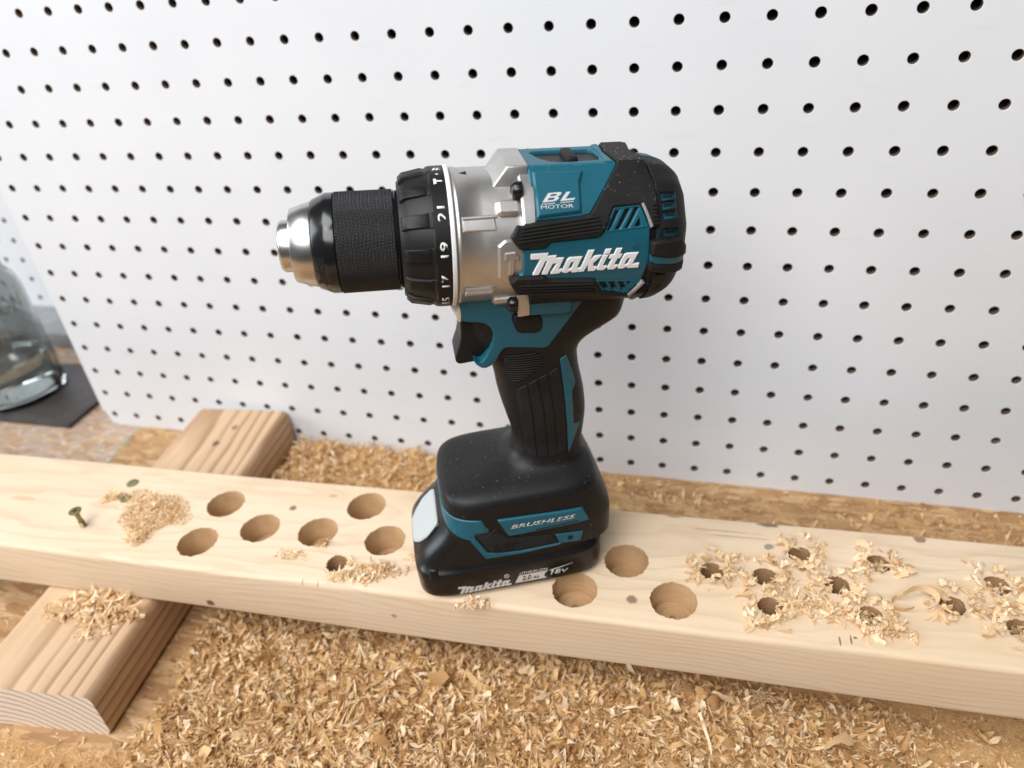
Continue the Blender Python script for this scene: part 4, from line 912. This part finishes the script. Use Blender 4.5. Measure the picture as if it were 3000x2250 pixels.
def quadmesh(name, parts, mat, parent=None):
    off = 0; Vs = []; Fs = []
    for V, F in parts: Vs.append(V); Fs.append(F + off); off += len(V)
    V = np.concatenate(Vs).astype(np.float32); F = np.concatenate(Fs).astype(np.int32)
    me = bpy.data.meshes.new(name); me.vertices.add(len(V)); me.vertices.foreach_set('co', V.ravel())
    me.loops.add(F.size); me.loops.foreach_set('vertex_index', F.ravel()); me.polygons.add(len(F))
    me.polygons.foreach_set('loop_start', np.arange(0, F.size, 4, dtype=np.int32)); me.polygons.foreach_set('loop_total', np.full(len(F), 4, dtype=np.int32))
    me.update(); me.materials.append(mat); me.polygons.foreach_set('use_smooth', np.ones(len(F), dtype=bool))
    return link(bpy.data.objects.new(name, me), parent)
def sstep(a, b, x): t = np.clip((x - a) / (b - a), 0, 1); return t * t * (3 - 2 * t)
WAVES = [(RNG.uniform(20, 160), RNG.uniform(0, 2 * pi), RNG.uniform(0, 2 * pi)) for _ in range(26)]
def rough(x, y):
    s = 0
    for f, a, p in WAVES: s = s + np.sin((x * cos(a) + y * sin(a)) * f + p) * (28 / f) ** .6
    return s / 6
def blk_right(y): return 0.2235 - 0.0905 * (y + 0.29)
def mask(x, y):
    r = rough(x, y)
    front = sstep(-.175, -.205, y) * sstep(.228, .262, x + .006 * r) * sstep(.735, .615, x + .55 * (-.22 - y) + .02 * r)
    fore = sstep(-.296, -.318, y + .004 * r) * sstep(.700, .60, x + .02 * r) * .75
    fore = fore * sstep(.02, .16, x) * sstep(.46, .36, x + .02 * r)
    back = sstep(-.128, -.118, y) * sstep(.0, -.010, y) * sstep(.203, .215, x) * (sstep(.40, .30, x + .02 * r) * 1.0 + .10)
    under = sstep(-.235, -.20, y) * sstep(-.115, -.125, y) * sstep(.235, .27, x) * .4
    return front, fore, back, under
def height(x, y):
    f, o, b, u = mask(x, y); r = rough(x, y)
    return np.maximum.reduce([f * (.0075 + .0035 * r), o * (.005 + .0025 * r), b * (.0085 + .003 * r), u * .004]) - .0012
# sawdust bed
nx, ny = 330, 200; gx = np.linspace(-.02, .86, nx); gy = np.linspace(-.50, -.001, ny); X, Y = np.meshgrid(gx, gy)
Z = height(X, Y) + RNG.normal(0, .00035, X.shape)
V = np.stack([X, Y, Z], 2).reshape(-1, 3); i = np.arange(ny - 1)[:, None] * nx + np.arange(nx - 1)[None, :]
F = np.stack([i, i + 1, i + nx + 1, i + nx], 2).reshape(-1, 4)
keep = (Z.ravel()[F].max(axis=1) > 0.0)
o = quadmesh('sawdust', [(V, F[keep])], M['dust']); tag(o, kind='stuff')
def scatter(n, box, dens):
    x = RNG.uniform(box[0], box[1], n); y = RNG.uniform(box[2], box[3], n); k = RNG.uniform(0, 1, n) < dens(x, y)
    return x[k], y[k]
def free(x, y):          # not inside the crosswise block
    c, s = cos(radians(5.2)), sin(radians(5.2)); dx, dy = x - .1692, y + .1515
    lx, ly = dx * c + dy * s, -dx * s + dy * c
    return ~((np.abs(lx) < .0445) & (np.abs(ly) < .1455))
def dens_big(x, y):
    f, o, b, u = mask(x, y); return np.clip(f * (.75 + .25 * rough(x, y)) + o * .25 * sstep(.20, .32, x) + b * .35 + .02 * (x > .2), 0, 1) * free(x, y)
parts = []
x, y = scatter(20000, (-.02, .86, -.46, -.004), dens_big); n = len(x)
z = np.maximum(height(x, y), 0) + RNG.uniform(0, .0055, n) * (height(x, y) > .002)
parts.append(flakes(np.stack([x, y, z], 1), RNG.lognormal(-4.95, .45, n), RNG.lognormal(-5.95, .45, n), 2.2, .75, 5))
def dens_small(x, y):
    f, o, b, u = mask(x, y); return np.clip(f * .55 + o * .8 + b + u * .6 + .035 + .06 * (x > .6), 0, 1) * free(x, y)
x, y = scatter(60000, (-.05, .88, -.46, -.002), dens_small); n = len(x); hh = height(x, y)
z = np.maximum(hh, 0) + RNG.uniform(0, .0016, n) * (hh > .001)
parts.append(flakes(np.stack([x, y, z], 1), RNG.lognormal(-6.15, .45, n), RNG.lognormal(-7.25, .40, n), 1.2, .4, 2))
x, y = scatter(20000, (.20, .80, -.46, -.004), lambda x, y: np.clip(mask(x, y)[0] * .9 + mask(x, y)[2] * .3 + .03, 0, 1) * free(x, y)); n = len(x)
z = np.maximum(height(x, y), 0) + RNG.uniform(.0005, .005, n) * (height(x, y) > .001)
parts.append(fans(np.stack([x, y, z], 1), .0072, .00105))
x, y = scatter(60000, (.0, .86, -.46, -.003), lambda x, y: np.clip(mask(x, y)[0] + mask(x, y)[1] * .7 + mask(x, y)[2] * .9 + .04, 0, 1) * free(x, y)); n = len(x)
z = np.maximum(height(x, y), 0) + RNG.uniform(.0, .006, n) * (height(x, y) > .001)
parts.append(flakes(np.stack([x, y, z], 1), RNG.lognormal(-5.65, .45, n), RNG.lognormal(-7.6, .4, n), 1.6, .5, 3))
# larger curls near the camera and to the right
def dens_curl(x, y):
    f, o, b, u = mask(x, y); return np.clip(f * sstep(-.24, -.30, y) + .25 * sstep(.55, .62, x) * sstep(-.225, -.24, y), 0, 1) * free(x, y)
x, y = scatter(3600, (.23, .84, -.44, -.19), dens_curl); n = len(x); z = np.maximum(height(x, y), 0) + RNG.uniform(0, .003, n)
parts.append(flakes(np.stack([x, y, z], 1), RNG.lognormal(-4.7, .3, n), RNG.lognormal(-5.8, .35, n), 2.4, .6, 7))
o = quadmesh('wood_shavings', parts, M['shave']); tag(o, kind='stuff')

def heap(name, cx, cy, z0, rx, ry, hgt, n, label, mat, size=1.0, ang=0, fine=.6, group=None, dens=.45):
    """a small heap: low lumpy mound with flakes over it"""
    root = link(bpy.data.objects.new(name, None)); root.location = (cx, cy, z0); tag(root, label, 'shavings', group); n = int(n * dens)
    th = RNG.uniform(0, 2 * pi, n); rr = np.sqrt(RNG.uniform(0, 1, n)) * (1 + .18 * np.sin(3 * th + cx * 90) + .12 * np.sin(5 * th + cy * 70))
    x0, y0 = rx * rr * np.cos(th), ry * rr * np.sin(th); c, s = cos(ang), sin(ang); x, y = c * x0 - s * y0, s * x0 + c * y0
    ok = np.ones(n, bool)
    for hx_, hy_ in SMALL: ok &= np.hypot(x + cx - hx_, y + cy - hy_) > .0078
    for hx_, hy_ in BIG: ok &= np.hypot(x + cx - hx_, y + cy - hy_) > .0132
    x, y, rr = x[ok], y[ok], rr[ok]; n = len(x)
    z = hgt * np.clip(1 - rr ** 1.6, 0, 1) * RNG.uniform(.2, 1.0, n)
    nb = int(n * fine); P = np.stack([x, y, z], 1)
    ps = [flakes(P[:nb], RNG.lognormal(-6.0, .4, nb) * size, RNG.lognormal(-7.1, .4, nb) * size, 1.3, .45, 3), flakes(P[nb:], RNG.lognormal(-5.0, .35, n - nb) * size, RNG.lognormal(-6.65, .4, n - nb) * size, 2.6, .5, 6)]
    nf = n // 30
    if nf: ps.append(fans(P[nb:nb + nf], .0058 * size, .0009 * size, 4))
    o = quadmesh('loose_flakes', ps, mat, root); tag(o, kind='stuff')
    if hgt > .0048:
        m = 40; k = 10; bm = bmesh.new(); prev = None
        for q in range(k + 1):
            r = 1 - q / k; cur = []
            for i_ in range(m):
                t = 2 * pi * i_ / m; r1 = r * .88 * (1 + .18 * sin(3 * t + cx * 90) + .12 * sin(5 * t + cy * 70)); xx, yy = rx * r1 * cos(t), ry * r1 * sin(t)
                cur.append(bm.verts.new((c * xx - s * yy, s * xx + c * yy, -.0004 + hgt * .62 * (1 - r ** 1.5) * random.uniform(.75, 1.15))))
            if prev:
                for i_ in range(m): bm.faces.new((prev[i_], prev[(i_ + 1) % m], cur[(i_ + 1) % m], cur[i_]))
            prev = cur
        bm.faces.new(prev); obj('mound', bm, M['dust'], root, ang=None)
    return root
PT = 0.0761
heap('sawdust_heap', .2015, -.1785, PT, .0275, .0205, .0050, 1900, 'low tan heap of fine sawdust beside the standing screw on the plank', M['shavepale'], .62, -.35, .9, None, 1.3)
heap('sawdust_heap', .1612, -.1685, PT, .0085, .0050, .003, 220, 'small clump of sawdust between the screw and the big heap on the plank', M['shavepale'], .8, .5)
heap('sawdust_heap', .2085, -.2015, PT, .0080, .0065, .004, 200, 'small peak of shavings at the front tip of the big sawdust heap', M['shavepale'], .9, .6)
heap('shaving_pile', .1850, -.2335, .0382, .0330, .0135, .0075, 900, 'pile of curly shavings on the block in front of the plank', M['shavepale'], 1.3, .12, .15)
heap('shaving_pile', .1960, -.2505, .0382, .0120, .0065, .003, 60, 'few loose flakes on the block below the shaving pile', M['shavepale'], 1.3, .4, .3)
heap('shaving_pile', .3330, -.1860, PT, .0055, .0030, .0035, 90, 'little curl of shavings on the rim of a large bored hole', M['shave'], .9, .2, .4)
heap('shaving_pile', .3205, -.1985, PT, .0100, .0045, .003, 170, 'faint scatter of sawdust left of the lone small hole near the battery', M['shavepale'], .7, .1, .8)
heap('shaving_pile', .3595, -.2035, PT, .0130, .0085, .0042, 420, 'shavings heaped round the lone small hole left of the battery', M['shavepale'], .9, -.2, .5)
heap('shaving_pile', .3800, -.2020, PT, .0115, .0075, .0046, 420, 'clump of shavings between the lone small hole and the battery', M['shavepale'], .9, .5, .5)
heap('shaving_pile', .3975, -.1885, PT, .0055, .0110, .003, 130, 'sprinkle of sawdust against the front of the battery', M['shavepale'], .7, .1, .7)
heap('shaving_pile', .4430, -.2150, PT, .0110, .0030, .003, 120, 'crumbs of shavings under the lettered edge of the battery', M['shavepale'], .9, .3, .5)
NAMES = ['leftmost small hole of the right-hand group', 'small hole second from the left in the right-hand group', 'upper small hole nearest the ink stain', 'upper small hole half choked with chips', 'small hole in the middle of the right-hand group', 'lowest small hole of the right-hand group', 'small hole filled with chips beside the wood curl', 'small hole right of the wood curl', 'upper small hole near the right edge', 'small hole cut by the right edge']
for (x_, y_), nm in zip(SMALL[1:], NAMES):
    root = link(bpy.data.objects.new('shaving_ring', None)); root.location = (x_, y_, PT); tag(root, 'torn shavings around the ' + nm, 'shavings', 'shavings around the small bored holes')
    n = 44; th = RNG.normal(0, 1.1, n) + RNG.choice([0.1, pi - .1, -1.0], n, p=[.5, .3, .2]); rr = .0066 + np.abs(RNG.normal(0, .0042, n))
    rr = rr + .0016
    P = np.stack([rr * np.cos(th), rr * np.sin(th), np.clip(.0050 - (rr - .0082) * .6, 0, 1) * RNG.uniform(0, 1, n)], 1)
    ps = [flakes(P[:28], RNG.lognormal(-5.25, .35, 28), RNG.lognormal(-6.05, .4, 28), 2.8, .6, 6), flakes(P[28:], RNG.lognormal(-4.75, .3, 16), RNG.lognormal(-6.1, .35, 16), 3.4, .6, 8)]
    a_ = RNG.choice([0.2, 2.6, -.6, 3.6], 4) + RNG.normal(0, .35, 4); ps.append(fans(np.stack([.0080 * np.cos(a_), .0080 * np.sin(a_), np.full(4, .0006)], 1), .0070, .0014, 4))
    if nm in (NAMES[3], NAMES[6], NAMES[8], NAMES[9]):
        m_ = 70; t2 = RNG.uniform(0, 2 * pi, m_); r2 = .0058 * np.sqrt(RNG.uniform(0, 1, m_)); ps.append(flakes(np.stack([r2 * np.cos(t2), r2 * np.sin(t2), -RNG.uniform(.004, .012, m_)], 1), RNG.lognormal(-5.3, .3, m_), RNG.lognormal(-6.4, .4, m_), 2.0, .7, 5))
    tag(quadmesh('loose_flakes', ps, M['shavepale'], root), kind='stuff')
heap('shaving_pile', .6130, -.1770, PT, .0260, .0120, .003, 520, 'broad scatter of flakes between the small holes right of the drill', M['shavepale'], 1.0, -.25, .5, None, .19)
heap('shaving_pile', .6330, -.1850, PT, .0190, .0080, .0035, 330, 'denser drift of flakes left of the chip filled hole', M['shavepale'], 1.1, -.2, .4, None, .26)
heap('shaving_pile', .5980, -.2010, PT, .0075, .0030, .003, 60, 'small loose curl of flakes near the front edge of the plank', M['shavepale'], 1.2, .2, .3)
heap('shaving_pile', .6620, -.1930, PT, .0150, .0050, .0035, 170, 'flakes spread in front of the chip filled hole', M['shavepale'], 1.1, -.1, .35)
heap('shaving_pile', .5870, -.1550, PT, .0055, .0030, .002, 45, 'tiny tuft of chips behind the left small holes', M['shavepale'], .9, .2, .4)
# single looping curl
bm = bmesh.new(); rg = []
for q in range(41):
    t = q / 40; a = -0.6 + 5.3 * t; r = .0078 + .0022 * sin(a * 2 + .5) - .002 * t
    x_, y_, z_ = r * cos(a) * 1.25, r * sin(a) * .85, .0012 + .0028 * (1 + sin(a * 1.3))
    wv = .0019 * (1 - .5 * abs(2 * t - 1) ** 3); rg.append([(x_, y_, z_ - wv), (x_ * 1.04, y_ * 1.04, z_ - wv), (x_ * 1.14, y_ * 1.14, z_ + wv), (x_ * 1.10, y_ * 1.10, z_ + wv)])
loft(bm, rg); o = obj('wood_curl', bm, M['shavepale'], ang=60); o.location = (.6770, -.1735, PT + .0008)
tag(o, 'long wood shaving curled into an open loop between two small holes', 'wood curl')
# fine specks of dust clinging to the drill
C0 = Vector((19.6, 334.3, 335.3)) * .001
tri = []
bpy.context.view_layer.update()
def specks(objs, n, name, parent):
    cand = []
    for ob in objs:
        me = ob.data
        for p in me.polygons:
            nn = p.normal; d = (C0 - p.center).normalized()
            if nn.dot(d) > .25 and p.area > 1e-9: cand.append((p.area * (.35 + max(nn.z, 0)), p.center.copy(), nn.copy(), sqrt(p.area)))
    wsum = np.array([c[0] for c in cand]); idx = RNG.choice(len(cand), n, p=wsum / wsum.sum()); P = []
    for i_ in idx:
        _, c, nn, s_ = cand[i_]; t1 = nn.orthogonal().normalized(); t2 = nn.cross(t1)
        P.append(c + t1 * random.uniform(-.45, .45) * s_ + t2 * random.uniform(-.45, .45) * s_ + nn * .00006)
    P = np.array([tuple(p) for p in P])
    tag(quadmesh(name, [flakes(P, RNG.lognormal(-8.35, .5, n), RNG.lognormal(-8.9, .35, n), .5, .8, 2)], M['speck'], parent), kind='stuff')
specks([rail, rail2, band], 200, 'dust_specks', rail)
specks([handle], 550, 'dust_specks', handle)
specks([cap, cover, panel, batt], 90, 'dust_specks', cap)
